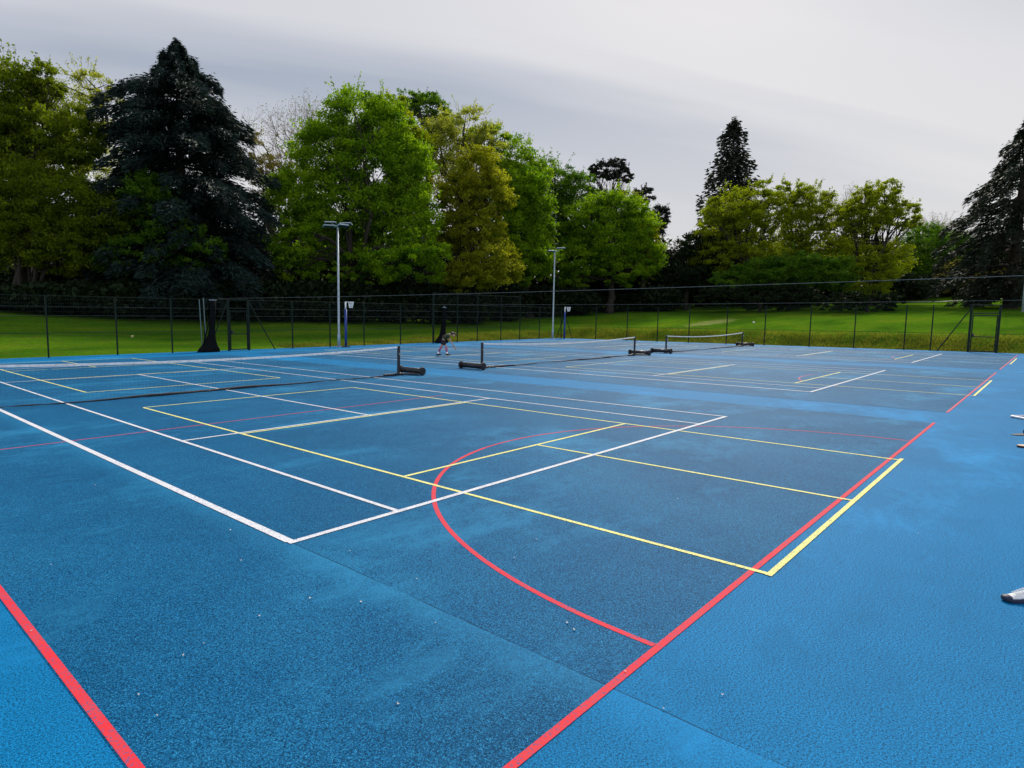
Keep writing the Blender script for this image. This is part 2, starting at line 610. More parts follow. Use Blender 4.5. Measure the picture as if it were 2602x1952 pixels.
PITCHX = 17.6
for ci in range(3):
    ox = PITCHX * ci
    cx = ox + 5.485
    xl, xr, y0, y1 = cx - 7.72, cx + 7.85, -3.36, 27.2
    court = sheet('playing_surface', xl, xr, y0, y1, .003, M_DARK)
    # netball, red; the middle and far courts keep only faded traces
    b = MB()
    z = .005
    near = ci == 0
    strip(b, xl, y0 + .022, xr, y0 + .022, .050, z)
    if near:
        strip(b, xl + .036, y0 + .047, xl + .036, y1, .058, z)
        strip(b, xl + .065, y0 + 10.15, xl + 11.4, y0 + 10.15, .030, z)
        arc(b, cx + .1, y0 + .022, 4.95, math.pi * .56, math.pi - .006, .052, z + .0004)
        arc(b, cx + .1, y0 + .022, 4.95, .006, math.pi * .56, .034, z + .0004)
    else:
        arc(b, cx + .1, y0 + .022, 4.95, math.pi * .42, math.pi * .64, .04, z + .0004)
    tag(b.build('netball_line', M_RED if near else M_REDOLD, court), kind='structure')
    # pickleball, yellow
    b = MB()
    z = .007
    for s_, off in ((1, -3.47), (-1, 27.30)):
        a0, a1 = cx - 3.05, cx + 3.05
        yb, yk1, yk2, ye = off, off + s_ * 4.55, off + s_ * 8.86, off + s_ * 13.4
        strip(b, a0 - .04, yb, a1 + .14, yb, .052, z)
        strip(b, a0, ye, a1, ye, .055, z)
        for yk in (yk1, yk2):
            strip(b, a0 + .025, yk, a1 - .025, yk, .055, z)
        for xx in (a0, a1):
            strip(b, xx, yb + s_ * .026, xx, ye - s_ * .025, .056, z)
        strip(b, cx, yb + s_ * .026, cx, yk1 - s_ * .025, .055, z)
        strip(b, cx, yk2 + s_ * .025, cx, ye - s_ * .025, .055, z)
    tag(b.build('pickleball_line', M_YELLOW, court), kind='structure')
    # tennis, white
    b = MB()
    z = .009
    w = .065
    L_, Wd = 23.77, 10.97
    strip(b, ox - w / 2, 0, ox + Wd + w / 2, 0, .07, z)
    strip(b, ox - w / 2, L_, ox + Wd + w / 2, L_, .07, z)
    for xx, ww in ((0, .092), (1.37, w), (Wd - 1.37, w), (Wd, w)):
        strip(b, ox + xx, .035, ox + xx, L_ - .035, ww, z)
    for yy in (5.485, L_ - 5.485):
        strip(b, ox + 1.37 + w / 2, yy, ox + Wd - 1.37 - w / 2, yy, w, z)
    strip(b, cx, 5.485 + w / 2, cx, L_ - 5.485 - w / 2, w, z)
    tag(b.build('tennis_line', M_WHITE, court), kind='structure')


# ------------------------------------------------------------------ nets
def net_post(x, out, label):
    """Wheeled net post; the counterweight roller lies on the outer side (out = +1 or -1 along x)."""
    t = empty('net_post', (x, 11.885, 0))
    tag(t, label, 'net post', 'wheeled net posts')
    b = MB()
    b.rbox((0, 0, .545), (.085, .085, 1.03), .012)
    b.rbox((0, 0, 1.064), (.09, .09, .012), .004)
    b.build('upright', M_BLACK, t)
    b = MB()
    b.rbox((-out * .25, -.02, .05), (.95, .075, .075), .012)
    b.rbox((out * .34, .32, .062), (.07, .75, .06), .012, rz=-out * .75)
    b.rbox((out * .34, -.36, .062), (.07, .75, .06), .012, rz=out * .75)
    b.build('base_frame', M_BLACK, t)
    b = MB()
    b.tube([(out * .62, -.52, .155), (out * .62, .52, .155)], .105, 18)
    for e in (-.30, .02, .34):
        b.tube([(out * .62, e - .02, .155), (out * .62, e + .02, .155)], .108, 18)
    b.build('counterweight', M_BLACK, t, True)
    for e in (-1, 1):
        b = MB()
        pr = [(-.055, .05), (-.05, .135), (-.03, .15), (.03, .15), (.05, .135), (.055, .05)]
        b.rings([[(out * .62 + r * math.cos(a), e * .585 + dy, .155 + r * math.sin(a)) for a in np.linspace(0, 2 * math.pi, 20, endpoint=False)] for dy, r in pr])
        b.build('wheel', M_RUBBER, t)
    b = MB()
    b.tube([(0, -.05, .78), (0, -.11, .78)], .03, 10)
    b.tube([(0, -.10, .78), (0, -.10, .88)], .008, 6)
    b.build('winder', M_STEEL, t)
    return t


def tennis_net(xa, xb, label, heap):
    t = empty('tennis_net', ((xa + xb) / 2, 11.885, 0))
    tag(t, label, 'net', 'tennis nets')
    h = (xb - xa) / 2 - .06
    top = lambda x: .915 + .14 * (x / h) ** 2 - .012
    n = 40
    xs = np.linspace(-h, h, n + 1)
    b = MB()
    rg = []
    for x in xs:
        zz = top(x)
        rg.append([(x, -.012, zz), (x, -.014, zz - .055), (x, .014, zz - .055), (x, .012, zz)])
    b.rings(rg)
    b.build('headband', M_TAPE, t)
    b = MB()
    r_ = .0009
    dz = .075

    def bar(p, q, r):
        p, q = Vector(p), Vector(q)
        d = (q - p).normalized()
        s1 = d.cross(Vector((0, 1, 0))) * r
        s2 = Vector((0, r, 0))
        b.add([p + s1, p + s2, p - s1 - s2 * .3, q + s1, q + s2, q - s1 - s2 * .3], [(0, 1, 4, 3), (1, 2, 5, 4), (2, 0, 3, 5)])
    m = int(2 * h / .10)
    sag = lambda x, f: .05 * math.sin(f * math.pi) * math.sin(x * 1.3)
    for i in range(m + 1):
        x = -h + 2 * h * i / m
        bar((x, sag(x, .9), .07), (x, 0, top(x) - .05), r_)
    for k in range(11):
        f = (k + 1) / 12
        for i in range(n):
            xa_, xb_ = xs[i], xs[i + 1]
            za, zb = .07 + (top(xa_) - .12) * f, .07 + (top(xb_) - .12) * f
            bar((xa_, sag(xa_, 1 - f) * .6, za), (xb_, sag(xb_, 1 - f) * .6, zb), r_)
    b.build('net_mesh', M_NETCORD, t)
    # gathered skirt lying on the ground
    b = MB()
    rr = random.Random(heap)
    pts, rads = [], []
    for x in np.linspace(-h, h, 60):
        pts.append((x, -.03 + .05 * math.sin(x * .9 + heap) + rr.uniform(-.01, .01), .03 + .012 * math.sin(x * 2.1)))
        rads.append(.028 + .014 * math.sin(x * .7 + heap * 2) + rr.uniform(-.006, .006))
    b.tube(pts, rads, 7)
    b.build('gathered_hem', M_NETCORD, t, True)
    return t


tennis_net(-1.19, 12.17, 'long tennis net whose white tape crosses the nearest court', 1)
tennis_net(16.81, 29.99, 'tennis net across the middle court behind the stooping person', 3)
tennis_net(33.98, 46.86, 'far tennis net with the grass bank right behind it', 6)
net_post(-1.19, -1, 'black wheeled net post at the near end of the nearest net')
net_post(12.17, 1, 'largest black net post in view, roller base beside the pale blue strip')
net_post(16.81, -1, 'black net post and roller facing the nearest net post across the blue strip')
net_post(29.99, 1, 'black net post at the far end of the middle net')
net_post(33.98, -1, 'black net post at the near end of the farthest net')
net_post(46.86, 1, 'smallest black net post, standing close to the far fence')


# ------------------------------------------------------------------ fences, gates
def mesh_panel(par, p, q, z0, z1):
    """One bay of weld mesh: real thin wires."""
    p, q = Vector(p), Vector(q)
    Ln = (q - p).length
    d = (q - p) / Ln
    nrm = Vector((-d.y, d.x, 0))
    b = MB()
    r = .0013

    def bar(a_, c_):
        t = (c_ - a_).normalized()
        s1 = t.cross(nrm) * r
        s2 = nrm * r
        b.add([a_ + s1, a_ + s2, a_ - s1 - s2 * .4, c_ + s1, c_ + s2, c_ - s1 - s2 * .4], [(0, 1, 4, 3), (1, 2, 5, 4), (2, 0, 3, 5)])
    k = max(2, int(Ln / .11))
    for i in range(k + 1):
        o = p + d * (Ln * i / k)
        bar(o + Vector((0, 0, z0)), o + Vector((0, 0, z1)))
    for zz in np.arange(z0, z1 + .01, .2):
        bar(p + Vector((0, 0, zz)), q + Vector((0, 0, zz)))
    return b.build('mesh_panel', M_WIRE, par)


def fence(pts, heights, thick, rails, loc, label, tall_rail=None, skip=(), braces=()):
    t = empty('mesh_fence', (loc[0], loc[1], 0))
    tag(t, label, 'fence')
    O = Vector((loc[0], loc[1], 0))
    for i, (p, h) in enumerate(zip(pts, heights)):
        b = MB()
        w = .12 if i in thick else .068
        q = Vector((*p, 0)) - O
        b.rbox((q.x, q.y, h / 2 - .02), (w, w, h + .04), .008)
        b.rbox((q.x, q.y, h + .006), (w * 1.1, w * 1.1, .012), .003)
        b.build('post', M_FENCE, t)
    for i in range(len(pts) - 1):
        if i in skip:
            continue
        a_, c_ = Vector((*pts[i], 0)) - O, Vector((*pts[i + 1], 0)) - O
        h = min(heights[i], heights[i + 1])
        mesh_panel(t, a_, c_, .05, 3.0 if h < 3.3 else h - .05)
        for zz, r in rails + ([(h - .04, .014)] if h > 3.3 else []):
            b = MB()
            b.tube([a_ + Vector((0, 0, zz)), c_ + Vector((0, 0, zz))], r, 6)
            b.build('rail', M_WIRE if r < .012 else M_FENCE, t)
    for (x0, y0, z0), (x1, y1, z1) in braces:
        b = MB()
        b.tube([Vector((x0, y0, z0)) - O, Vector((x1, y1, z1)) - O], .035, 8)
        b.build('brace', M_FENCE, t)
    return t


NY, EX = 30.2, 50.6
nxs = [-6.4, -3.4, -.4, 2.6, 5.7, 8.9, 11.8, 13.7, 15.2, 16.5, 19.6, 22.55, 25.5, 29.0, 32.5, 35.3, 37.8, 41.0, 43.75, 46.8, 50.5]
nh = [3.0 if x < 32 or x > 44 else 3.95 for x in nxs]
RAILS = [(3.02, .016), (2.5, .007), (2.05, .007), (1.2, .013)]
fence([(x, NY) for x in nxs], nh, (8, 9, 14), RAILS, (22.0, NY),
      'long green mesh fence on thin posts along the shaded lawn, tallest behind the person', skip=(8,),
      braces=[((16.56, NY - .02, 2.85), (18.15, NY - .25, 0)), ((15.14, NY - .02, 2.85), (13.75, NY - .25, 0))])
eys = [29.9, 26.4, 23.2, 20.3, 17.5, 14.4, 11.5, 8.35, 5.5, 2.55, 1.1, -.85, -2.25, -5.2, -8.3]
fence([(EX, y) for y in eys], [3.05] * len(eys), (11, 12), [(3.03, .012), (1.2, .013)], (EX, 10.0),
      'green mesh fence along the rough grass bank on the sunlit lawn side', skip=(11,),
      braces=[((EX - .02, -.78, 2.75), (EX - .2, .72, 0))])


def gate(loc, rz, w, label):
    t = empty('fence_gate', loc, rz)
    tag(t, label, 'gate', 'gates in the court fence')
    b = MB()
    h = 2.36
    for x in (.04, w - .04):
        b.rbox((x, 0, h / 2 + .04), (.06, .05, h), .008)
    for zz in (.08, 1.0, h):
        b.rbox((w / 2, 0, zz), (w - .14, .045, .06), .008)
    b.build('leaf_frame', M_FENCE, t)
    b = MB()
    b.rbox((w / 2, 0, 2.52), (w + .1, .06, .06), .008)
    b.rbox((w / 2, 0, 3.02), (w + .1, .06, .07), .008)
    b.build('lintel', M_FENCE, t)
    mesh_panel(t, (.07, 0, 0), (w - .07, 0, 0), .1, h - .03)
    b = MB()
    b.rbox((.12, -.04, 1.10), (.10, .07, .22), .012)
    b.tube([(.13, -.07, 1.12), (.13, -.13, 1.12), (.24, -.13, 1.12)], .012, 8)
    b.build('latch', M_BLACK, t)
    for zz in (.4, 2.0):
        b = MB()
        b.tube([(w - .005, -.03, zz), (w - .005, -.03, zz + .14)], .02, 8)
        b.build('hinge', M_BLACK, t)


gate((15.27, NY, 0), 0, 1.17, 'dark closed gate in the shaded fence right of the gathered net')
gate((EX, -.92, 0), -math.pi / 2, 1.27, 'tall green gate frame by the diagonal brace near the big dark conifer')


# divider nets drawn back to the fence, and their carrying wires
def bunched_net(x, wide, h, label, hook):
    t = empty('gathered_divider_net', (x, 29.95, 0))
    tag(t, label, 'netting', 'divider nets drawn back to the fence')
    b = MB()
    rg = []
    n = 22
    for f, wx, wy, dx in ((0, wide, .42, -.16), (.05, wide * .92, .40, -.15), (.13, wide * .62, .30, -.09), (.22, wide * .42, .24, -.03), (.33, wide * .28, .2, .05),
                          (.5, wide * .24, .17, .1), (.7, wide * .22, .16, .16), (.9, wide * .2, .15, .19), (1, wide * .2, .14, .2)):
        ring = []
        for j in range(n):
            a_ = 2 * math.pi * j / n
            k = 1 + .26 * math.sin(a_ * 6 + f * 4) + .10 * math.sin(a_ * 11 - f * 7)
            ring.append((dx + wx * k * math.cos(a_), wy * k * math.sin(a_), .02 + f * h))
        rg.append(ring)
    b.rings(rg)
    b.build('net_bundle', M_BUNCH, t, True)
    b = MB()
    b.tube([(-wide * 1.02, -.1, .02), (-wide * .55, -.05, h * .32), (-wide * .1, 0, h * .62), (.14, 0, h * .72)], .045, 7)
    b.build('loose_fold', M_BUNCH, t, True)
    for px, hh in hook:
        b = MB()
        b.tube([(px - .10, .16, hh), (px, .16, .0)], .028, 8)
        b.build('support_pole', M_POLE, t)
    b = MB()
    b.tube([(.2, 0, h - .02), (.2, 0, h + .12)], .012, 6)
    b.box((.2, 0, h + .06), (.46, .03, .035))
    b.build('runner', M_STEEL, t)
    return t


bunched_net(13.95, .62, 2.92, 'black divider net gathered into a flared bundle left of the dark gate', [(-.45, 3.0), (-.2, 3.1)])
bunched_net(33.3, .50, 2.75, 'black gathered net bundle on the fence just behind the stooping person', [(.42, 2.95)])


def wire(x, z0, z1, label):
    b = MB()
    pts = []
    for i in range(25):
        f = i / 24
        pts.append((x, 30.15 - 38.4 * f, z0 + (z1 - z0) * f - .10 * math.sin(math.pi * f)))
    b.tube(pts, .0055, 6)
    tag(b.build('carrier_wire', M_CABLE), label, 'wire', 'carrier wires of the divider nets')


wire(14.5, 3.08, 3.06, 'thin grey wire sloping across the trees above the fence, the upper of two')
wire(32.2, 3.02, 2.95, 'thin grey wire just above the fence top, under the longer wire')


# ------------------------------------------------------------------ floodlights and netball posts
def floodlight(x, y, h, heads, label, rz):
    t = empty('floodlight_mast', (x, y, 0), rz)
    tag(t, label, 'floodlight', 'floodlight masts along the fence')
    b = MB()
    b.tube([(0, 0, -.02), (0, 0, .85), (0, 0, .9), (0, 0, h)], [.10, .10, .075, .055], 12)
    b.build('pole', M_STEEL, t, True)
    b = MB()
    b.rbox((0, 0, .015), (.34, .34, .03), .006)
    b.build('base_plate', M_STEEL, t)
    b = MB()
    for (hx, hy, hz, a_, tilt) in heads:
        b.tube([(0, 0, h - .12), (hx * .5, hy * .5, h - .06), (hx * .82, hy * .82, h + hz - .05)], .03, 7)
    b.build('bracket', M_STEEL, t)
    for (hx, hy, hz, a_, tilt) in heads:
        b = MB()
        b.rbox((hx, hy, h + hz), (.78, .46, .075), .025, rz=a_, rx=tilt)
        lamp = b.build('lamp_head', M_STEEL, t)
        b = MB()
        off = Matrix.Rotation(a_, 3, 'Z') @ Matrix.Rotation(tilt, 3, 'X') @ Vector((0, 0, -.042))
        b.rbox((hx + off.x, hy + off.y, h + hz + off.z), (.66, .36, .012), .003, rz=a_, rx=tilt)
        b.build('lens', M_BLACK, lamp)


floodlight(22.95, 29.75, 8.1, [(-.48, .1, .16, .1, -.16), (.55, .12, .10, -.25, -.2), (-.55, -.3, -.12, .3, -.22), (.35, -.42, -.10, .7, -.25)],
           'tall grey floodlight mast with four flat heads in front of the big green tree', -.75)
floodlight(48.3, 29.7, 8.35, [(.55, -.1, .2, -.1, -.1), (-.3, .05, -.05, .1, -.1)],
           'slimmer, farther grey floodlight mast with two flat heads', -.75)


def netball_post(x, y, legs, face, label):
    t = empty('netball_post', (x, y, 0), face)
    tag(t, label, 'netball post', 'netball posts stored by the fence')
    b = MB()
    b.tube([(0, 0, 0), (0, 0, 2.55)], .085, 14)
    b.build('padding', M_BLUE, t, True)
    b = MB()
    b.tube([(0, 0, 2.55), (0, 0, 3.06)], .055, 12)
    b.build('pole', M_WPAINT, t, True)
    b = MB()
    ring = [(.36 + .19 * math.cos(a_), .19 * math.sin(a_), 3.05) for a_ in np.linspace(0, 2 * math.pi, 25)]
    b.tube(ring, .012, 6, False)
    b.tube([(.03, 0, 3.05), (.18, 0, 3.05)], .014, 6)
    rim = b.build('hoop', M_WPAINT, t)
    b = MB()
    for j in range(14):
        a0 = 2 * math.pi * j / 14
        for s_ in (-1, 1):
            pp = []
            for k in range(5):
                f = k / 4
                r = .19 - .08 * f
                a_ = a0 + s_ * f * .9
                pp.append((.36 + r * math.cos(a_), r * math.sin(a_), 3.04 - .40 * f))
            b.tube(pp, .007, 4, False)
    b.build('hoop_net', M_WPAINT, rim)
    if legs:
        for a_ in (2.2, -.95):
            b = MB()
            b.tube([(.03 * math.cos(a_), .03 * math.sin(a_), 2.4), (.95 * math.cos(a_), .95 * math.sin(a_), .02)], .035, 8)
            b.build('leg', M_FENCE, t)
    else:
        b = MB()
        b.rbox((0, 0, .03), (.6, .45, .06), .012)
        b.build('base_plate', M_BLACK, t)
    return t


netball_post(23.35, 29.5, False, -.72, 'blue padded netball post with white hoop net beside the nearer floodlight')
netball_post(49.7, 29.3, True, -.72, 'netball post on braced legs with white hoop net beside the farther floodlight')


# ------------------------------------------------------------------ trees
def unit(v):
    return v / np.maximum(np.linalg.norm(v, axis=-1, keepdims=True), 1e-9)


def leaf_quads(c, L, W, along=None, spread=1.0):
    n = len(c)
    a_ = unit(rng.normal(size=(n, 3)))
    if along is not None:
        a_ = unit(along + a_ * spread)
    o = unit(np.cross(a_, rng.normal(size=(n, 3))))
    L = (L * rng.uniform(.6, 1.3, n))[:, None]
    W = (W * rng.uniform(.6, 1.3, n))[:, None]
    return np.stack([c - a_ * L, c + o * W - a_ * L * .1, c + a_ * L, c - o * W - a_ * L * .1], 1)


class Limbs:
    """Fast accumulation of many tapered branches into one mesh."""

    def __init__(s):
        s.b = MB()

    def limb(s, p, q, r0, r1, bend=.12, n=5, seg=5):
        p, q = np.array(p, float), np.array(q, float)
        ln = np.linalg.norm(q - p)
        off = rng.normal(size=3) * ln * bend
        pts = [p + (q - p) * f + off * math.sin(math.pi * f) + rng.normal(size=3) * ln * .012 for f in np.linspace(0, 1, seg + 1)]
        s.b.tube(pts, list(np.linspace(r0, r1, seg + 1)), n)
        return pts


def broadleaf(name, label, cat, group, base_xd, depth, lobes, mat, n, leaf=.17, bark=None, trunks=1, top=None, dens=1.0, wisps=10,
              bark_show=1.0, base_y=None, lean=0, shell=.42, flat=.55):
    """lobes: (xd, yd, rx, ry[, ddepth]) ellipses in the view, each at its own real distance."""
    px = depth / 1172.0 * (2211 / 2602.0) * 1.0
    px = depth * (2602 / 2211.0) / FPX       # metres per view pixel at that depth
    g = at(base_xd, 690, depth)
    bx, by = g[0], g[1]
    bz = gz(bx, by)
    leaf *= .84
    n = int(n * 1.65)
    t = empty(name, (bx, by, bz))
    tag(t, label, cat, group)
    O = np.array([bx, by, bz])
    LB = Limbs()
    C, T, AL = [], [], []
    tot = sum(l[2] * l[3] for l in lobes)
    centres = []
    trunk_h = None
    lows = min(l[1] + l[3] for l in lobes)
    for l in lobes:
        xd, yd, rx, ry = l[:4]
        dd = l[4] if len(l) > 4 else 0.0
        c = at(xd, yd, depth + dd) - O
        rr = np.array([rx * px, rx * px * .95, ry * px])
        share = l[2] * l[3] / tot
        nl = int(n * share)
        k = max(6, int(nl / 95))
        d = unit(rng.normal(size=(k, 3)))
        rad_ = rng.uniform(shell, 1.02, (k, 1)) ** .8
        cc = c + d * rad_ * rr
        cs = min(rr[0], rr[2]) * rng.uniform(.13, .27, k)
        ct = np.clip(rng.normal(.58, .24, k), 0, 1)
        per = rng.poisson(nl / k, k) + 3
        ii = np.repeat(np.arange(k), per)
        g3 = rng.normal(size=(len(ii), 3)) * np.array([1, 1, flat]) * .62
        P = cc[ii] + g3 * cs[ii][:, None]
        C.append(P)
        T.append(np.clip(ct[ii] + rng.normal(0, .18, len(ii)), 0, 1))
        out = unit(d[ii]) + np.array([0, 0, -.25])
        AL.append(unit(out))
        centres.append((c, rr, cc))
        # thin wisps that break the outline
        for _ in range(int(wisps * max(.3, share * len(lobes)))):
            dv = unit(rng.normal(size=3) + np.array([0, 0, .9]))
            s0 = c + dv * rr * .92
            ln = rng.uniform(.06, .20) * (rr[0] + rr[2])
            e = s0 + (dv + np.array([0, 0, .35])) * ln
            m_ = int(rng.integers(10, 26))
            f = rng.uniform(0, 1, m_)[:, None]
            C.append(s0 + (e - s0) * f + rng.normal(size=(m_, 3)) * .12)
            T.append(np.clip(rng.normal(.6, .2, m_), 0, 1))
            AL.append(np.tile(dv, (m_, 1)))
            LB.limb(s0 - dv * .3, e, .018, .007, .05, 3, 3)
    C, T, AL = np.concatenate(C), np.concatenate(T), np.concatenate(AL)
    ok = C[:, 2] > .15
    C, T, AL = C[ok], T[ok], AL[ok]
    Q = leaf_quads(C, leaf * rng.uniform(.8, 1.2, len(C)), leaf * .55, AL, 1.1)
    # stems
    allc = np.mean([c for c, _, _ in centres], 0)
    H = max(c[2] + rr[2] for c, rr, _ in centres)
    R0 = (.16 + .018 * H) * bark_show
    fork_z = max(.9, min(c[2] - rr[2] * .6 for c, rr, _ in centres) * .8 + .1 * H)
    if trunks > 1:
        LB.b.ball((0, 0, 0), (.75, .75, .5), 10, 6)
    for k in range(trunks):
        if trunks == 1:
            fp = np.array([allc[0] * .35 + lean, allc[1] * .35, fork_z])
            st = np.zeros(3)
        else:
            an = 2 * math.pi * k / trunks + .4
            fp = np.array([math.cos(an) * fork_z * .32 + allc[0] * .3, math.sin(an) * fork_z * .32, fork_z * rng.uniform(.9, 1.3)])
            st = np.array([math.cos(an) * .25, math.sin(an) * .25, 0])
        LB.limb(st - np.array([0, 0, .3]), fp, R0 * (1.25 if trunks == 1 else .6), R0 * (.72 if trunks == 1 else .38), .04, 9, 6)
        for j, (c, rr, cc) in enumerate(centres):
            if trunks > 1 and j % trunks != k and len(centres) >= trunks:
                continue
            ppts = LB.limb(fp - np.array([0, 0, .05]), c + np.array([0, 0, rr[2] * .45]), R0 * .45, R0 * .08, .08, 6, 7)
            sel = rng.permutation(len(cc))[:min(len(cc), 16)]
            for q in sel:
                s0 = ppts[int(rng.integers(2, 7))]
                LB.limb(s0, cc[q], R0 * .13, .012, .10, 4, 4)
    LB.b.build('trunk', bark or M_BARK, t, True)
    quads_mesh('crown', Q, mat, t, T)
    return t


def conifer(name, label, group, axis_xd, depth, profile, mat, levels, nb, spray, bark, droop=.25, rise=.0, nl=.5, wl=.06, trunk_r=.5, thick=1.0, base=None,
            gap=.0, tuft=.22, asym=0.0, cat='tree'):
    px = depth * (2602 / 2211.0) / FPX
    g = at(axis_xd, 690, depth)
    bx, by = g[0], g[1]
    bz = gz(bx, by)
    t = empty(name, (bx, by, bz))
    tag(t, label, cat, group)
    O = np.array([bx, by, bz])
    ys = np.array([p[0] for p in profile], float)
    ws = np.array([p[1] for p in profile], float)
    ztop = (at(axis_xd, ys[0], depth) - O)[2]
    LB = Limbs()
    LB.b.tube([(0, 0, -.3), (0, 0, ztop * .35), (0, 0, ztop * .7), (0, 0, ztop)], [trunk_r * 1.15, trunk_r * .8, trunk_r * .4, .03], 9)
    C, T, AL = [], [], []
    for i in range(levels):
        f = ((i + rng.uniform(0, .7)) / levels) ** 1.3
        y = ys[0] + (ys[-1] - ys[0]) * f
        w = np.interp(y, ys, ws) * px
        z0 = (at(axis_xd, y, depth) - O)[2]
        m_ = max(3, int(nb * (.45 + .55 * f)))
        a0 = rng.uniform(0, 6.28)
        for j in range(m_):
            if rng.uniform() < gap:
                continue
            a_ = a0 + 2 * math.pi * j / m_ + rng.normal() * .22
            ln = w * rng.uniform(.62, 1.12)
            d = np.array([math.cos(a_), math.sin(a_), 0])
            side = np.array([-d[1], d[0], 0])
            k = max(4, int(spray * (.3 + ln / 6)))
            s = rng.uniform(.12, 1, k) ** .75
            z = z0 + rng.normal() * .45 * min(1, ln / 4)
            zc = z + rise * ln * s - droop * ln * s ** 2.2
            half = (.10 + .20 * np.sin(np.pi * np.clip(s, 0, .93))) * ln * thick * .6 + .12
            lat = rng.uniform(-1, 1, k) * half
            P = d * (s * ln)[:, None] + side * lat[:, None]
            P[:, 2] = zc + rng.normal(size=k) * tuft - np.abs(lat) * .18 - rng.exponential(.12, k)
            C.append(P)
            T.append(np.clip(rng.normal(.35 + .3 * s, .2), 0, 1))
            al = d * 1.0 + side * (np.sign(lat) * .6)[:, None]
            al[:, 2] = rise - droop * 2.0 * s
            AL.append(unit(al))
            pts = [(d * ln * q + np.array([0, 0, z + rise * ln * q - droop * ln * q ** 2.2])) for q in (0, .3, .6, .85)]
            LB.b.tube(pts, [.03 + .012 * ln, .02 + .008 * ln, .02, .008], 4)
    C, T, AL = np.concatenate(C), np.concatenate(T), np.concatenate(AL)
    ok = C[:, 2] > .2
    C, T, AL = C[ok], T[ok], AL[ok]
    Q = leaf_quads(C, nl * .5 * np.ones(len(C)), wl, AL, .35)
    LB.b.build('trunk', bark, t, True)
    quads_mesh('crown', Q, mat, t, T)
    return t


def bare_tree(name, label, group, base_xd, depth, top_yd, spread_px, mat, buds=None, levels=5, cat='tree', nbr=3):
    px = depth * (2602 / 2211.0) / FPX
    g = at(base_xd, 690, depth)
    bx, by = g[0], g[1]
    bz = gz(bx, by)
    t = empty(name, (bx, by, bz))
    tag(t, label, cat, group)
    O = np.array([bx, by, bz])
    H = (at(base_xd, top_yd, depth) - O)[2]
    R = spread_px * px
    b = MB()
    tips = []

    def grow(p, d, ln, r, lv):
        q = p + d * ln
        mid = p + d * ln * .5 + rng.normal(size=3) * ln * .05
        b.tube([p, mid, q], [r, r * .8, r * .62], 5 if lv < 2 else 3, False)
        if lv >= levels:
            tips.append(q)
            return
        for _ in range(nbr + (1 if rng.uniform() < .5 else 0)):
            nd = d + rng.normal(size=3) * .42 + np.array([0, 0, .22])
            nd[2] = max(nd[2], .05)
            grow(q if rng.uniform() < .7 else mid, unit(nd), ln * rng.uniform(.62, .86), r * .55, lv + 1)
    trunk_h = H * .34
    b.tube([(0, 0, -.3), (0, 0, trunk_h * .5), (0, 0, trunk_h)], [.42, .33, .27], 8, False)
    k = 5
    for i in range(k):
        a_ = 2 * math.pi * i / k + rng.normal() * .3
        d = unit(np.array([math.cos(a_) * R / H * 1.3, math.sin(a_) * R / H * 1.3, 1.0]))
        grow(np.array([0, 0, trunk_h * rng.uniform(.8, 1)]), d, H * .24, .15, 1)
    b.build('trunk', mat, t)
    if buds:
        tp = np.repeat(np.array(tips), 3, 0) + rng.normal(size=(len(tips) * 3, 3)) * .25
        quads_mesh('crown', leaf_quads(tp, .10 * np.ones(len(tp)), .05), buds, t, rng.uniform(0, 1, len(tp)))
    return t


WOOD = 'woodland trees beyond the fence'
# -- behind the shaded lawn, from the near end of the fence onward
broadleaf('broadleaf_tree', 'tall yellow green tree at the edge of the view, left of the blue cedar', 'tree', WOOD, 40, 58,
          [(20, 215, 90, 85), (95, 180, 45, 42), (-40, 260, 90, 100), (90, 290, 85, 60), (155, 300, 60, 62, -2), (120, 355, 70, 40), (0, 360, 90, 70)], L_OLIVE_SHADED, 46000, .17, wisps=22)
broadleaf('broadleaf_tree', 'thin pale spring tree whose loose top stands between yellow tree and cedar', 'tree', WOOD, 180, 74,
          [(185, 185, 55, 45), (215, 240, 45, 55), (165, 260, 60, 50), (200, 340, 60, 60)], L_PALE, 7000, .15, wisps=26)
broadleaf('broadleaf_tree', 'round many-stemmed olive green tree low at the left edge', 'tree', WOOD, 60, 54,
          [(40, 410, 110, 70), (150, 430, 90, 60), (215, 480, 65, 60), (40, 500, 120, 70), (-40, 470, 90, 110), (140, 535, 90, 55), (250, 475, 30, 30)], L_OLIVE_SHADED, 50000, .14,
          trunks=6, wisps=14, bark_show=.8)
conifer('cedar_tree', 'big dark blue green cedar towering above the other trees', WOOD, 402, 62,
        [(122, 3), (136, 22), (155, 46), (180, 66), (198, 104), (212, 138), (235, 160), (300, 172), (400, 190), (480, 210), (560, 235), (640, 190)],
        L_CEDAR, 22, 19, 460, M_BARKDK, droop=.34, rise=.15, nl=.62, wl=.056, trunk_r=.7, gap=.14, tuft=.26)
broadleaf('broadleaf_tree', 'small vivid green tree in front of the cedar foot', 'tree', WOOD, 330, 56,
          [(330, 430, 70, 50), (300, 480, 60, 45), (375, 500, 70, 45), (330, 395, 35, 30), (420, 545, 65, 40), (300, 555, 90, 50)], L_DEEP, 24000, .15, wisps=14)
broadleaf('broadleaf_tree', 'brownish thin tree showing between the cedar and the bare tree', 'tree', WOOD, 572, 82,
          [(565, 330, 38, 45), (600, 375, 50, 50), (570, 420, 45, 50)], L_BROWN, 5000, .15, wisps=18)
bare_tree('bare_tree', 'leafless reddish tree rising behind the big green tree', WOOD, 650, 80, 240, 85, M_TWIG, L_BROWN, 5)
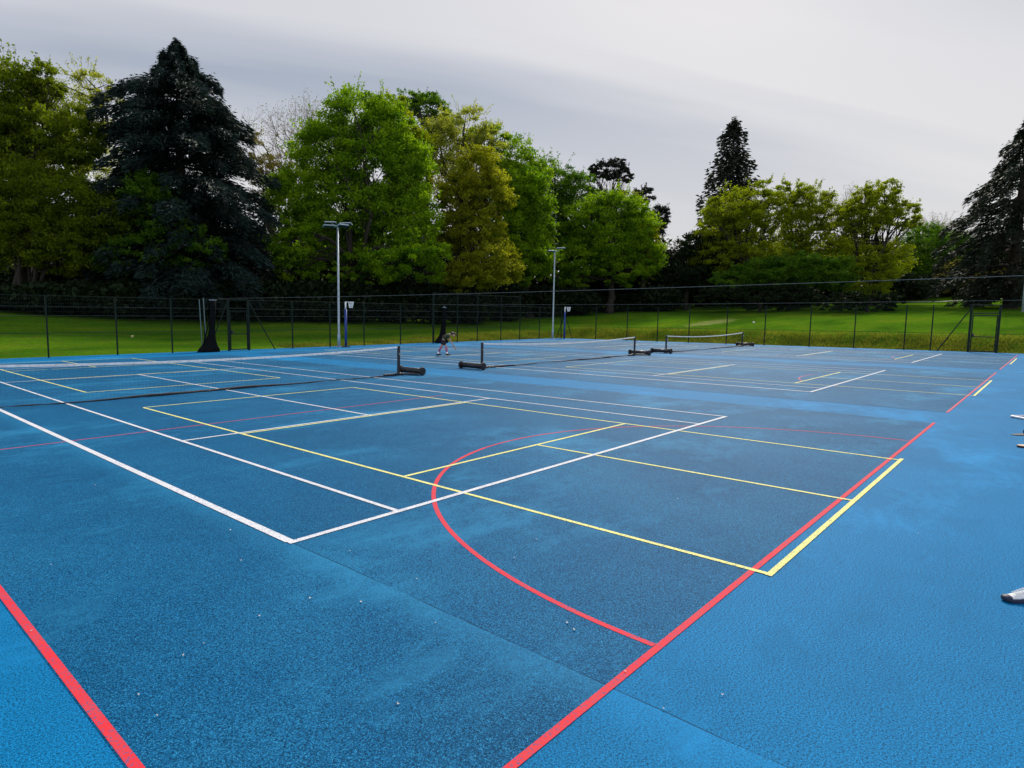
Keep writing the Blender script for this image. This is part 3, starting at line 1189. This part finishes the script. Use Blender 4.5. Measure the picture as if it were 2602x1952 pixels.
broadleaf('broadleaf_tree', 'largest bright green tree, behind the nearer floodlight mast', 'tree', WOOD, 760, 66,
          [(760, 255, 70, 62), (830, 275, 60, 65), (700, 330, 75, 70), (800, 370, 100, 75), (885, 360, 58, 70), (650, 420, 75, 60), (740, 450, 110, 75), (860, 470, 90, 80),
           (640, 520, 65, 45, -4), (905, 545, 62, 40, -4), (850, 565, 70, 40, -5), (720, 540, 90, 50, 2), (780, 560, 70, 40), (640, 570, 60, 34, -3), (790, 600, 90, 26, -2), (930, 585, 40, 28, -3)], L_GREEN, 84000, .178, wisps=16)
broadleaf('broadleaf_tree', 'yellow leaved tree crown lit along the skyline beside the big green tree', 'tree', WOOD, 860, 74,
          [(855, 300, 62, 60), (905, 330, 42, 55), (840, 235, 45, 32), (880, 420, 50, 70)], L_YGREEN, 22000, .155, wisps=12)
broadleaf('broadleaf_tree', 'dark round topped tree peeping over the skyline behind the yellow leaved crown', 'tree', WOOD, 925, 84,
          [(925, 240, 50, 36), (885, 225, 40, 28), (955, 265, 42, 30), (920, 300, 40, 30)], L_DEEP, 9000, .17, wisps=10)
broadleaf('broadleaf_tree', 'pale see-through tree with open top on the falling skyline', 'tree', WOOD, 1000, 80,
          [(1005, 275, 62, 44), (950, 320, 55, 70), (1050, 305, 46, 40), (1000, 380, 70, 70)], L_PALE, 14000, .16, wisps=20)
broadleaf('broadleaf_tree', 'deep green tree right behind the ochre tree top', 'tree', WOOD, 1060, 84,
          [(1050, 305, 52, 36), (1105, 345, 60, 48), (1085, 420, 65, 75), (1130, 400, 55, 55), (1160, 375, 45, 35)], L_GREEN, 20000, .165, wisps=12)
broadleaf('broadleaf_tree', 'ochre brown leaved tree on a leaning trunk', 'tree', WOOD, 985, 72,
          [(1030, 370, 52, 52), (1060, 420, 52, 48), (985, 440, 50, 55), (1020, 500, 75, 50), (1060, 575, 75, 45, -3), (1010, 600, 70, 35, -3), (965, 520, 40, 40)],
          L_OCHRE, 36000, .172, wisps=12)
broadleaf('broadleaf_tree', 'bright green tree left of the farther floodlight mast', 'tree', WOOD, 1145, 80,
          [(1130, 420, 55, 55), (1160, 470, 42, 55), (1120, 520, 70, 60), (1165, 560, 42, 45, -3), (1110, 590, 60, 30, -2)], L_GREEN, 36000, .185, wisps=14)
broadleaf('broadleaf_tree', 'thin topped grey green tree behind the farther floodlight mast', 'tree', WOOD, 1215, 92,
          [(1195, 395, 55, 50), (1245, 425, 48, 52), (1220, 480, 70, 70), (1170, 380, 36, 36)], L_DEEP, 20000, .165, wisps=22)
broadleaf('pine_tree', 'dark flat topped pine standing above the green trees in the middle', 'tree', WOOD, 1316, 96,
          [(1312, 368, 42, 18), (1345, 380, 22, 16), (1278, 382, 18, 12), (1330, 352, 25, 10), (1390, 425, 24, 20), (1425, 470, 22, 26), (1400, 490, 30, 30), (1290, 420, 20, 14)],
          L_PINE, 22000, .17, bark=M_BARKDK, wisps=8, flat=.45, bark_show=.8)
broadleaf('broadleaf_tree', 'broad mid green tree below the dark flat topped pine', 'tree', WOOD, 1315, 86,
          [(1330, 450, 60, 42), (1270, 480, 60, 50), (1370, 490, 55, 45), (1320, 530, 80, 50), (1395, 555, 42, 42), (1250, 560, 70, 45), (1345, 590, 75, 28), (1240, 600, 50, 26)],
          L_GREEN, 42000, .185, wisps=14)
broadleaf('broadleaf_tree', 'yellow green tree with pale blossom tips beside the dark yew gap', 'tree', WOOD, 1390, 88,
          [(1345, 440, 45, 32), (1395, 520, 40, 45), (1405, 580, 35, 30)], L_YGREEN, 7000, .15, wisps=10)
# -- beyond the sunlit lawn
conifer('giant_conifer', 'narrow dark conical conifer with see-through crown against the sky', WOOD, 1563, 112,
        [(278, 4), (292, 18), (312, 29), (340, 42), (375, 50), (410, 56), (450, 66), (520, 72), (600, 55)], L_PINE, 46, 12, 44, M_BARKDK, droop=.16, rise=.0,
        nl=.8, wl=.17, trunk_r=.75, thick=.9, gap=.26, tuft=.55)
broadleaf('yew_tree', 'dark rounded evergreen in the gap under the sky notch', 'tree', WOOD, 1480, 88,
          [(1480, 575, 55, 55), (1540, 565, 50, 55), (1450, 600, 40, 40), (1510, 530, 40, 30)], L_DARK, 24000, .18, wisps=6)
broadleaf('broadleaf_tree', 'spreading green tree with visible forked trunk in front of the conical conifer', 'tree', WOOD, 1625, 86,
          [(1640, 425, 48, 32), (1575, 450, 55, 42), (1540, 490, 40, 38), (1660, 460, 40, 42), (1610, 480, 55, 40), (1590, 560, 70, 42), (1540, 560, 45, 40), (1650, 550, 40, 40)],
          L_YGREEN, 27000, .165, wisps=12)
broadleaf('broadleaf_tree', 'dark stemmed green tree between the spreading tree and the windswept tree', 'tree', WOOD, 1725, 88,
          [(1705, 420, 35, 30), (1750, 440, 52, 36), (1790, 470, 36, 36), (1720, 490, 45, 40), (1770, 550, 70, 45), (1700, 560, 50, 40)],
          L_YGREEN, 26000, .165, wisps=14)
bare_tree('bare_tree', 'leafless grey tree top between the two rounded green trees', WOOD, 1815, 112, 425, 42, M_TWIG, L_BROWN, 5)
broadleaf('broadleaf_tree', 'windswept tree with several long dark limbs leaning over the lawn edge', 'tree', WOOD, 1868, 84,
          [(1868, 430, 40, 30), (1910, 420, 34, 30), (1945, 455, 48, 24), (1885, 470, 55, 36), (1960, 480, 32, 20), (1840, 480, 28, 34), (1915, 560, 50, 40), (1880, 600, 65, 38, -2), (1840, 560, 40, 40)],
          L_YGREEN, 27000, .155, wisps=16, trunks=4, bark_show=1.25)
broadleaf('broadleaf_tree', 'low olive tree massed in front of the dark stemmed tree', 'tree', WOOD, 1700, 80,
          [(1640, 590, 60, 35), (1720, 585, 60, 40), (1790, 590, 60, 38), (1580, 610, 50, 30)], L_DEEP, 24000, .16, wisps=8)
bare_tree('bare_tree', 'wide leafless reddish crown far off beside the drooping conifer', WOOD, 2050, 125, 470, 75, M_TWIG, L_BROWN, 5)
bare_tree('bare_tree', 'leafless reddish crown half hidden by the windswept tree', WOOD, 1985, 130, 480, 45, M_TWIG, L_BROWN, 5)
broadleaf('broadleaf_tree', 'dull green tree in the hollow between windswept tree and drooping conifer', 'tree', WOOD, 2010, 104,
          [(1990, 530, 50, 45), (2050, 545, 55, 45), (2020, 590, 60, 35), (1970, 590, 40, 40)], L_DEEP, 20000, .19, wisps=10)
broadleaf('broadleaf_tree', 'brown tinged shrubby tree under the boughs of the drooping conifer', 'tree', WOOD, 2090, 92,
          [(2080, 590, 45, 30), (2130, 600, 50, 28), (2060, 610, 40, 25)], L_BROWN, 6000, .17, wisps=8)
conifer('drooping_conifer', 'large black green conifer with drooping ragged boughs at the right edge', WOOD, 2178, 68,
        [(266, 3), (300, 30), (335, 62), (372, 98), (420, 118), (470, 128), (520, 148), (560, 160), (600, 130), (640, 90)],
        L_CEDAR2, 20, 13, 240, M_BARKDK, droop=.46, rise=.03, nl=.55, wl=.065, trunk_r=.6, thick=.6, gap=.17, tuft=.24)


# hedges and shrub masses
def leafy_box(name, label, cat, x0d, x1d, ytop, depth, thick, mat, n, leaf, group=None):
    px = depth * (2602 / 2211.0) / FPX
    g0, g1 = at(x0d, 690, depth), at(x1d, 690, depth)
    mid = (g0 + g1) / 2
    bz = gz(mid[0], mid[1])
    h = (at((x0d + x1d) / 2, ytop, depth))[2] - bz
    dv = (g1 - g0)
    dv[2] = 0
    ln = np.linalg.norm(dv)
    rz = math.atan2(dv[1], dv[0])
    t = empty(name, (mid[0], mid[1], bz), rz)
    tag(t, label, cat, group)
    P = rng.uniform(-1, 1, (n, 3))
    f = rng.integers(0, 3, n)
    P[np.arange(n), f] = np.sign(P[np.arange(n), f]) * rng.uniform(.86, 1.0, n)
    # slightly rounded, lumpy box
    P *= (1 - .10 * (np.abs(P) ** 4).sum(1, keepdims=True) / 3)
    P = P * np.array([ln / 2, thick / 2, h / 2]) + np.array([0, 0, h / 2])
    P[:, 2] += .12 * np.sin(P[:, 0] * 1.9) * np.sin(P[:, 1] * 2.3 + 1) * (P[:, 2] / h)
    quads_mesh('foliage', leaf_quads(P, leaf * np.ones(n), leaf * .6), mat, t, np.clip(rng.normal(.5, .25, n), 0, 1))
    b = MB()
    for k in range(max(3, int(ln / 1.2))):
        x = -ln / 2 + ln * (k + .5) / max(3, int(ln / 1.2))
        b.tube([(x, 0, -.2), (x + .1, .05, h * .5), (x + .15, .1, h * .85)], [.05, .035, .015], 5)
    b.build('stem', M_BARK, t)
    return t


leafy_box('clipped_hedge', 'flat topped clipped dark hedge on the lawn below the broad mid green tree', 'hedge', 1282, 1392, 636, 90, 4.0, L_DARK, 11000, .13)
broadleaf('laurel_shrub', 'low rounded black green shrub ending the dark bank where the lawn opens', 'shrub', 'dark shrubs under the trees', 1870, 72,
          [(1880, 652, 70, 24), (1810, 655, 60, 24), (1925, 660, 26, 18)], L_DARK, 9000, .13, wisps=3)
broadleaf('laurel_shrub', 'long low dark shrub behind the far net, under the spreading tree', 'shrub', 'dark shrubs under the trees', 1640, 78,
          [(1560, 640, 60, 26), (1640, 640, 70, 28), (1720, 645, 60, 28)], L_DARK, 10000, .14, wisps=3)


def mass(name, segs, mat, n, leaf, kind='stuff'):
    """Shrubbery that reads as one dark mass: (xd, ytop, depth, half-width m, thickness m) stations."""
    C, T = [], []
    per = n // len(segs)
    for (xd, yt, dep, hw, th) in segs:
        g = at(xd, 690, dep)
        bz = gz(g[0], g[1])
        top = at(xd, yt, dep)[2] - bz
        d = unit(rng.normal(size=(per, 3)))
        r = rng.uniform(.55, 1.0, (per, 1))
        P = d * r * np.array([hw, th, top / 2 * 1.02]) + np.array([g[0], g[1], bz + top / 2])
        C.append(P)
        T.append(np.clip(rng.normal(.45, .25, per), 0, 1))
    C, T = np.concatenate(C), np.concatenate(T)
    ok = C[:, 2] > ground_h(C[:, 0], C[:, 1]) - .05
    return tag(quads_mesh(name, leaf_quads(C[ok], leaf * np.ones(ok.sum()), leaf * .62), mat, None, T[ok]), kind=kind)


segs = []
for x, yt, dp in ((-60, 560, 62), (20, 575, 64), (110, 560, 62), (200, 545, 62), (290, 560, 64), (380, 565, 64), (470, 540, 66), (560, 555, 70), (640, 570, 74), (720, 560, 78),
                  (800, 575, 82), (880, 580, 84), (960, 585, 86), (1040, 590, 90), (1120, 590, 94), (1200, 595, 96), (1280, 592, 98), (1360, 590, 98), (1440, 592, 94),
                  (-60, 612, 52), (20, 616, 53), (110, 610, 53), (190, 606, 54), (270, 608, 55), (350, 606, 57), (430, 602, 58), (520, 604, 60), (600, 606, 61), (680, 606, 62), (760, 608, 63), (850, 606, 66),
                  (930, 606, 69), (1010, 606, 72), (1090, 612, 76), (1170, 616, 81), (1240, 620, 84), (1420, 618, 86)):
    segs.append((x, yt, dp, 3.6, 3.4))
mass('undergrowth', segs, L_DARK, 110000, .27)  # dark shrubs; the near row also stands in for shade under the trees
segs = []
for i, x in enumerate(range(1380, 2320, 44)):
    segs.append((x, 520 + 26 * math.sin(i * 1.7) + (30 if 1430 < x < 1520 else 0), 118 + 6 * math.sin(i), 6.5, 5.0))
for i, x in enumerate(range(1500, 2260, 50)):
    segs.append((x, 590 + 12 * math.sin(i * 2.1), 96 + 4 * math.sin(i * 1.3), 4.8, 4.0))
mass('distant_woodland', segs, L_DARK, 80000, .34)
segs = []
for i, x in enumerate(range(-120, 1420, 60)):
    segs.append((x, 470 + 24 * math.sin(i * 1.9), 96, 6.0, 4.0))
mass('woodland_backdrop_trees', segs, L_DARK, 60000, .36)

# rough grass on the bank
n = 52000
e = rng.uniform(0, 1, n) < .62
bx_ = np.where(e, 50.95 + np.abs(rng.normal(0, 1.5, n)), rng.uniform(20, 52, n))
by_ = np.where(e, rng.uniform(-9, 31, n), 30.85 + np.abs(rng.normal(0, 1.2, n)))
bz_ = ground_h(bx_, by_)
hh = rng.uniform(.08, .22, n) * (.6 + .6 * (np.sin(bx_ * 1.3 + by_ * .9) * np.sin(by_ * 1.7 - bx_ * .4) > -.2))
aa = rng.uniform(0, 6.28, n)
w_ = .018
base = np.stack([bx_, by_, bz_], -1)
sd = np.stack([np.cos(aa), np.sin(aa), 0 * aa], -1) * w_
tipv = np.stack([rng.normal(0, .35, n) * hh, rng.normal(0, .35, n) * hh, hh], -1)
Q = np.stack([base - sd, base + sd, base + tipv + sd * .2, base + tipv - sd * .2], 1)
L_ROUGH = leaf_mat('rough_grass_blade', (.06, .085, .008), (.22, .23, .03), .35)
tag(quads_mesh('rough_grass', Q, L_ROUGH, None, np.clip(rng.normal(.42, .2, n) + .3 * np.sin(bx_ * .8 + by_ * 1.1) * np.sin(by_ * .6 - bx_), 0, 1)), kind='stuff')

# sandy path across the lawn at the right
b = MB()
pth = [at(x, 690, d) for x, d in ((1880, 92), (1960, 88), (2040, 86), (2120, 86), (2211, 88), (2320, 92))]
for i in range(len(pth) - 1):
    p, q = pth[i], pth[i + 1]
    dv = unit(q - p)
    nn = np.array([-dv[1], dv[0], 0]) * 1.0
    for k in range(6):
        a0, a1 = p + (q - p) * k / 6, p + (q - p) * (k + 1) / 6
        c4 = [a0 - nn, a1 - nn, a1 + nn, a0 + nn]
        b.quad(*[(c[0], c[1], gz(c[0], c[1]) + .06) for c in c4])
tag(b.build('path', simple('sandy_path', (.30, .27, .19), .9, 0, .25, 2)), kind='structure')

# tall pale post at the right edge
g = at(2206, 690, 62)
t = empty('lamp_post', (g[0], g[1], gz(g[0], g[1])))
tag(t, 'pale grey post under the drooping conifer at the right edge', 'post')
b = MB()
b.tube([(0, 0, -.2), (0, 0, 4.3)], .10, 10)
b.build('pole', M_STEEL, t, True)
b = MB()
b.rbox((.05, 0, 4.5), (.5, .3, .45), .05)
b.build('lamp_head', M_STEEL, t)


# balls left on the lawn
for xd, dep, lab in ((1628, 62, 'small white ball lying on the lawn behind the far net'), (284, 44, 'pale yellowish ball lying on the shaded lawn')):
    g = at(xd, 690, dep)
    t = empty('lawn_ball', (g[0], g[1], gz(g[0], g[1]) + .07))
    tag(t, lab, 'ball')
    b = MB()
    b.ball((0, 0, 0), (.10, .10, .10), 14, 9)
    b.build('shell', M_WPAINT if xd > 1000 else simple('pale_yellow_ball', (.5, .48, .2)), t, True)
    b = MB()
    b.tube([(.101 * math.cos(a_), .101 * math.sin(a_), .03 * math.sin(2 * a_)) for a_ in np.linspace(0, 2 * math.pi, 25)], .006, 5, False)
    b.build('seam', M_BLACK, t)


# ------------------------------------------------------------------ person
def skin_mesh(pts, edges, radii, root=0, sub=2):
    me_ = bpy.data.meshes.new('skin_tmp')
    me_.from_pydata(pts, edges, [])
    o_ = bpy.data.objects.new('skin_tmp', me_)
    COL.objects.link(o_)
    o_.modifiers.new('s', 'SKIN')
    for i, r in enumerate(radii):
        v_ = me_.skin_vertices[0].data[i]
        v_.radius = r if isinstance(r, tuple) else (r, r)
        v_.use_root = (i == root)
    sb = o_.modifiers.new('d', 'SUBSURF')
    sb.levels = sb.render_levels = sub
    dg = bpy.context.evaluated_depsgraph_get()
    out = bpy.data.meshes.new_from_object(o_.evaluated_get(dg))
    bpy.data.objects.remove(o_)
    out.polygons.foreach_set('use_smooth', [True] * len(out.polygons))
    return out


SKIN = simple('skin', (.45, .27, .20), .55, 0, .08)
SHIRT = simple('olive_shirt', (.028, .034, .014), .8, 0, .2, 20)
SHORTS = simple('black_shorts', (.008, .008, .010), .8)
LEGG = simple('pink_knee_socks', (.42, .10, .24), .8)
SOCK = simple('white_sock', (.8, .8, .82), .8)
HAIR = simple('dark_hair', (.018, .012, .009), .6)
BLOND = simple('fair_hair', (.30, .22, .10), .6)


def person():
    t = empty('person', (21.78, 18.85, .009), math.atan2(-.714, .70))
    tag(t, 'person in dark clothes bending far forward to pick something off the middle court', 'person')
    pel, chest, neck, head0, head1 = (0, 0, .84), (.22, 0, 1.08), (.37, 0, 1.16), (.45, 0, 1.17), (.56, 0, 1.10)
    P, E, R = [], [], []

    def v(p, r, par=None):
        P.append(p)
        R.append(r)
        if par is not None:
            E.append((par, len(P) - 1))
        return len(P) - 1
    a_ = v(pel, (.15, .12))
    w = v((.10, 0, .97), (.125, .10), a_)
    c = v(chest, (.15, .11), w)
    nk = v(neck, .055, c)
    h0 = v(head0, (.085, .09), nk)
    h1 = v(head1, (.08, .085), h0)
    v((.60, 0, 1.04), (.045, .05), h1)          # chin and mouth
    for s_, kx, fx, kz in ((1, -.10, -.30, .47), (-1, .15, .20, .48)):
        hp = v((-.01, s_ * .10, .80), .085, a_)
        k = v((kx, s_ * .11, kz), .056, hp)
        cf = v(((kx * .6 + fx * .4), s_ * .115, .33), .052, k)
        an = v((fx, s_ * .12, .09), .036, cf)
        v((fx + .14, s_ * .13, .035), .034, an)
    for s_, hx, hz in ((1, .56, .45), (-1, .63, .36)):
        sh = v((.27, s_ * .17, 1.08), .052, c)
        el = v((.40, s_ * .21, .77), .038, sh)
        wr = v((hx, s_ * .14, hz + .09), .026, el)
        pm = v((hx + .03, s_ * .13, hz + .02), .033, wr)
        for k in range(4):
            f0 = v((hx + .045 + .012 * k, s_ * (.115 + .012 * k), hz - .03), .009, pm)
            v((hx + .05 + .010 * k, s_ * (.115 + .010 * k), hz - .075 + .006 * abs(k - 1)), .008, f0)
        th = v((hx + .005, s_ * .10, hz), .010, pm)
        v((hx + .03, s_ * .085, hz - .03), .009, th)
    body = skin_mesh(P, E, R)
    link('body', body, SKIN, t)
    # shirt
    P, E, R = [], [], []
    a_ = v((-.02, 0, .87), (.205, .165))
    w = v((.09, 0, .97), (.19, .155), a_)
    c = v((.23, 0, 1.09), (.19, .145), w)
    v((.34, 0, 1.15), (.075, .075), c)
    for s_ in (1, -1):
        sh = v((.27, s_ * .18, 1.08), .07, c)
        v((.335, s_ * .20, .93), .058, sh)
    link('shirt', skin_mesh(P, E, R), SHIRT, t)
    P, E, R = [], [], []
    a_ = v((.015, 0, .90), (.16, .13))
    b_ = v((-.01, 0, .81), (.17, .14), a_)
    for s_, kx in ((1, -.07), (-1, .10)):
        u1 = v((-.01, s_ * .10, .75), .11, b_)
        v((kx, s_ * .11, .56), .095, u1)
    link('shorts', skin_mesh(P, E, R), SHORTS, t)
    for s_, kx, fx, kz in ((1, -.10, -.30, .47), (-1, .15, .20, .48)):
        b = MB()
        mid = np.array([(kx * .6 + fx * .4), s_ * .115, .33])
        an = np.array([fx, s_ * .12, .09])
        kn = np.array([kx, s_ * .11, kz])
        b.tube([kn * .9 + mid * .1, mid, mid * .45 + an * .55], [.062, .060, .049], 12)
        b.build('leg_sleeve', LEGG, t, True)
        b = MB()
        b.tube([mid * .45 + an * .55, an, an + np.array([.02, 0, -.03])], [.044, .042, .045], 10)
        b.build('sock', SOCK, t, True)
        b = MB()
        b.ball((fx + .055, s_ * .125, .045), (.15, .05, .045), 14, 8)
        b.ball((fx + .0, s_ * .125, .075), (.065, .045, .045), 12, 7)
        b.build('shoe', SHORTS, t, True)
    b = MB()
    b.ball((.475, 0, 1.185), (.115, .096, .095), 14, 9)
    b.build('hair', HAIR, t, True)
    b = MB()
    b.tube([(.55, 0, 1.22), (.62, 0, 1.20), (.68, .01, 1.13), (.70, .01, 1.04)], [.02, .035, .032, .008], 8)
    b.build('ponytail', HAIR, t, True)
    # face: nose, ears, eyes on the down-turned face
    b = MB()
    b.ball((.628, 0, 1.085), (.022, .014, .016), 8, 6)
    b.build('nose', SKIN, t, True)
    for s_ in (1, -1):
        b = MB()
        b.ball((.50, s_ * .088, 1.12), (.03, .012, .022), 8, 6)
        b.build('ear', SKIN, t, True)
        b = MB()
        b.ball((.622, s_ * .034, 1.115), (.010, .012, .009), 8, 6)
        b.build('eye', HAIR, t, True)


person()


# ------------------------------------------------------------------ things lying at the right edge of the view
def trainer(loc, rz):
    t = empty('trainer_shoe', loc, rz)
    t.scale = (.86, .86, .86)
    tag(t, 'white and navy trainer shoe lying on the pale blue surface at the right edge', 'shoe')
    # toe at -x, heel at +x
    st = [(-.155, .012, .030, .0), (-.14, .034, .048, .0), (-.10, .046, .062, .0), (-.04, .049, .078, .0), (.02, .042, .098, .0), (.08, .038, .112, .0), (.125, .036, .112, .0), (.15, .022, .095, .0)]
    b = MB()
    rg = []
    for x, w, h, _ in st:
        rg.append([(x, w * math.cos(a_) * (1 if math.sin(a_) < .3 else .8), .022 + max(0, (h - .022) * (math.sin(a_) * .5 + .5))) for a_ in np.linspace(0, 2 * math.pi, 16, endpoint=False)])
    b.rings(rg)
    b.build('upper', simple('white_mesh_fabric', (.80, .80, .80), .8, 0, .3, 30, .4), t, True)
    b = MB()
    rg = []
    for zz, k in ((.0, .98), (.006, 1.06), (.024, 1.06), (.028, 1.0)):
        ring = [(x * k, -w * k * 1.08, zz + (.010 if x < -.13 else 0)) for x, w, h, _ in st] + [(x * k, w * k * 1.08, zz + (.010 if x < -.13 else 0)) for x, w, h, _ in reversed(st)]
        rg.append(ring)
    b.rings(rg)
    navy = simple('navy_rubber', (.010, .018, .05), .6)
    b.build('sole', navy, t)
    b = MB()
    b.ball((-.125, 0, .034), (.045, .046, .026), 14, 8)
    b.build('toe_cap', navy, t, True)
    b = MB()
    for k in range(5):
        x = -.06 + k * .022
        z = .073 + k * .009
        b.tube([(x, -.032, z), (x + .006, 0, z + .012), (x, .032, z)], .0045, 6)
    b.build('lace', M_WPAINT, t)
    b = MB()
    b.tube([(.07, -.02, .112), (.11, -.028, .118), (.14, 0, .116), (.11, .028, .118), (.07, .02, .112)], .010, 7)
    b.build('collar', navy, t, True)


RD = np.array([RT[0], RT[1], 0])
trainer((3.15 + .7 * .17, -4.88 - .714 * .17, 0), math.atan2(-.714, .70))


def paddle(loc, rz):
    t = empty('paddle', loc, rz)
    tag(t, 'small paddle with pale face and dark rim lying at the right edge', 'paddle')
    out = [(.11 * math.cos(a_) * (1.05 if math.cos(a_) < 0 else 1), .085 * math.sin(a_)) for a_ in np.linspace(0, 2 * math.pi, 28, endpoint=False)]
    b = MB()
    b.rings([[(x * k, y * k, z) for x, y in out] for z, k in ((.002, .97), (.006, 1.0), (.030, 1.0), (.034, .97))])
    b.build('rim', simple('dark_red_rim', (.05, .012, .010), .5), t)
    b = MB()
    b.rings([[(x * .93, y * .93, z) for x, y in out] for z in (.033, .038)])
    b.build('face', simple('pale_wood', (.55, .38, .26), .5), t)
    b = MB()
    b.tube([(.10, 0, .02), (.13, 0, .02), (.24, 0, .022)], [.014, .016, .018], 10)
    b.build('handle', simple('teal_grip', (.25, .55, .62), .6), t, True)


paddle((11.2 + .07, -4.72 - .06, 0), math.atan2(-.714, .70))


def holdall(loc, rz):
    t = empty('sports_bag', loc, rz)
    tag(t, 'low navy sports bag over its shadow, built as a dark sheet, at the right edge', 'bag')
    b = MB()
    b.rbox((.40, 0, .055), (.60, .24, .085), .03, seg=3)
    b.build('body', simple('navy_fabric', (.012, .045, .13), .8, 0, .25, 20), t, True)
    b = MB()
    rg = []
    for x, w, z in ((-.20, .02, .010), (-.12, .06, .014), (.0, .11, .016), (.35, .14, .016), (.70, .13, .016)):
        rg.append([(x, -w, .001), (x, w, .001), (x, w * .9, z), (x, -w * .9, z)])
    b.rings(rg)
    b.build('shadow_sheet', M_RUBBER, t)  # dark sheet that stands in for the bag's shadow on the ground
    b = MB()
    b.tube([(.25, -.09, .095), (.28, -.08, .13), (.52, -.08, .13), (.55, -.09, .095)], .010, 7)
    b.build('handle', M_BLACK, t, True)


holdall((12.66 + .12, -4.58 - .12, 0), math.atan2(-.714, .70))


def tube_frame(loc, rz):
    t = empty('tube_frame', loc, rz)
    tag(t, 'pale rounded metal frame lying flat at the right edge', 'frame')
    b = MB()
    pts = []
    w, d, r = .95, .55, .07
    for cx, cy, a0 in ((w / 2 - r, d / 2 - r, 0), (-w / 2 + r, d / 2 - r, 90), (-w / 2 + r, -d / 2 + r, 180), (w / 2 - r, -d / 2 + r, 270)):
        for k in range(5):
            a_ = rad(a0 + 22.5 * k)
            pts.append((cx + r * math.cos(a_), cy + r * math.sin(a_), .03))
    pts.append(pts[0])
    b.tube(pts, .024, 10, False)
    b.build('rail', simple('pale_lilac_metal', (.60, .60, .68), .4), t, True)
    for x, y in ((-.40, -.25), (-.40, .25), (.40, -.25), (.40, .25)):
        b = MB()
        b.rbox((x, y, .012), (.06, .05, .022), .006)
        b.build('foot', M_RUBBER, t)


tube_frame((15.3 + .35, -4.52 - .42, 0), math.atan2(-.714, .70))
t = empty('ball_box', (2.56, -5.12, 0), .4)
tag(t, 'small tan topped box with a dark red base cut by the right edge', 'box')
b = MB()
b.rbox((0, 0, .025), (.13, .09, .05), .008)
b.build('base', simple('dark_red_card', (.05, .008, .012), .7), t)
b = MB()
b.rbox((0, 0, .066), (.134, .094, .03), .006)
b.build('lid', simple('tan_card', (.55, .38, .18), .7), t)

# fallen petals
M_PETAL = simple('pale_petal', (.75, .74, .72), .7)
b = MB()
pv = [(.016 * math.cos(a_) * (1 if i % 2 else .8), .009 * math.sin(a_), .004 + .004 * math.cos(2 * a_)) for i, a_ in enumerate(np.linspace(0, 2 * math.pi, 10, endpoint=False))]
b.add([(0, 0, .002)] + pv + [(x, y, z + .002) for x, y, z in pv], [(0, i + 1, (i + 1) % 10 + 1) for i in range(10)] + [(i + 1, (i + 1) % 10 + 1, (i + 1) % 10 + 11, i + 11) for i in range(10)])
pet = b.build('fallen_petal', M_PETAL)
tag(pet, 'tiny pale petal fallen on the blue court surface', 'petal', 'petals scattered over the courts')
R_ = random.Random(5)
fixed = [at(x, y, 1) for x, y in ()]
first = True
spots = []
for (xd, yd) in ((205, 1048), (498, 1145), (670, 1292), (755, 1190), (560, 1330), (940, 1345), (68, 1362), (1158, 1165), (1530, 1192), (1463, 1077), (1983, 1152), (1433, 1530), (1858, 1079), (655, 977),
                 (110, 1220), (520, 1210), (780, 1300), (395, 1415), (1240, 1360), (1225, 1345), (300, 1500), (340, 1545), (440, 1390), (860, 1520), (1110, 1205), (1350, 1450), (1560, 1500), (900, 1250)):
    d_ = at(xd, yd, 1.0) - CAM
    k = (.010 - CAM[2]) / d_[2]
    p = CAM + d_ * k
    spots.append((p[0], p[1]))
for x, y in spots:
    o = pet if first else pet.copy()
    if not first:
        COL.objects.link(o)
    first = False
    o.location = (x, y, .010)
    o.rotation_euler = (0, 0, R_.uniform(0, 6.28))
    s_ = R_.uniform(.35, .75)
    o.scale = (s_, s_, 1)
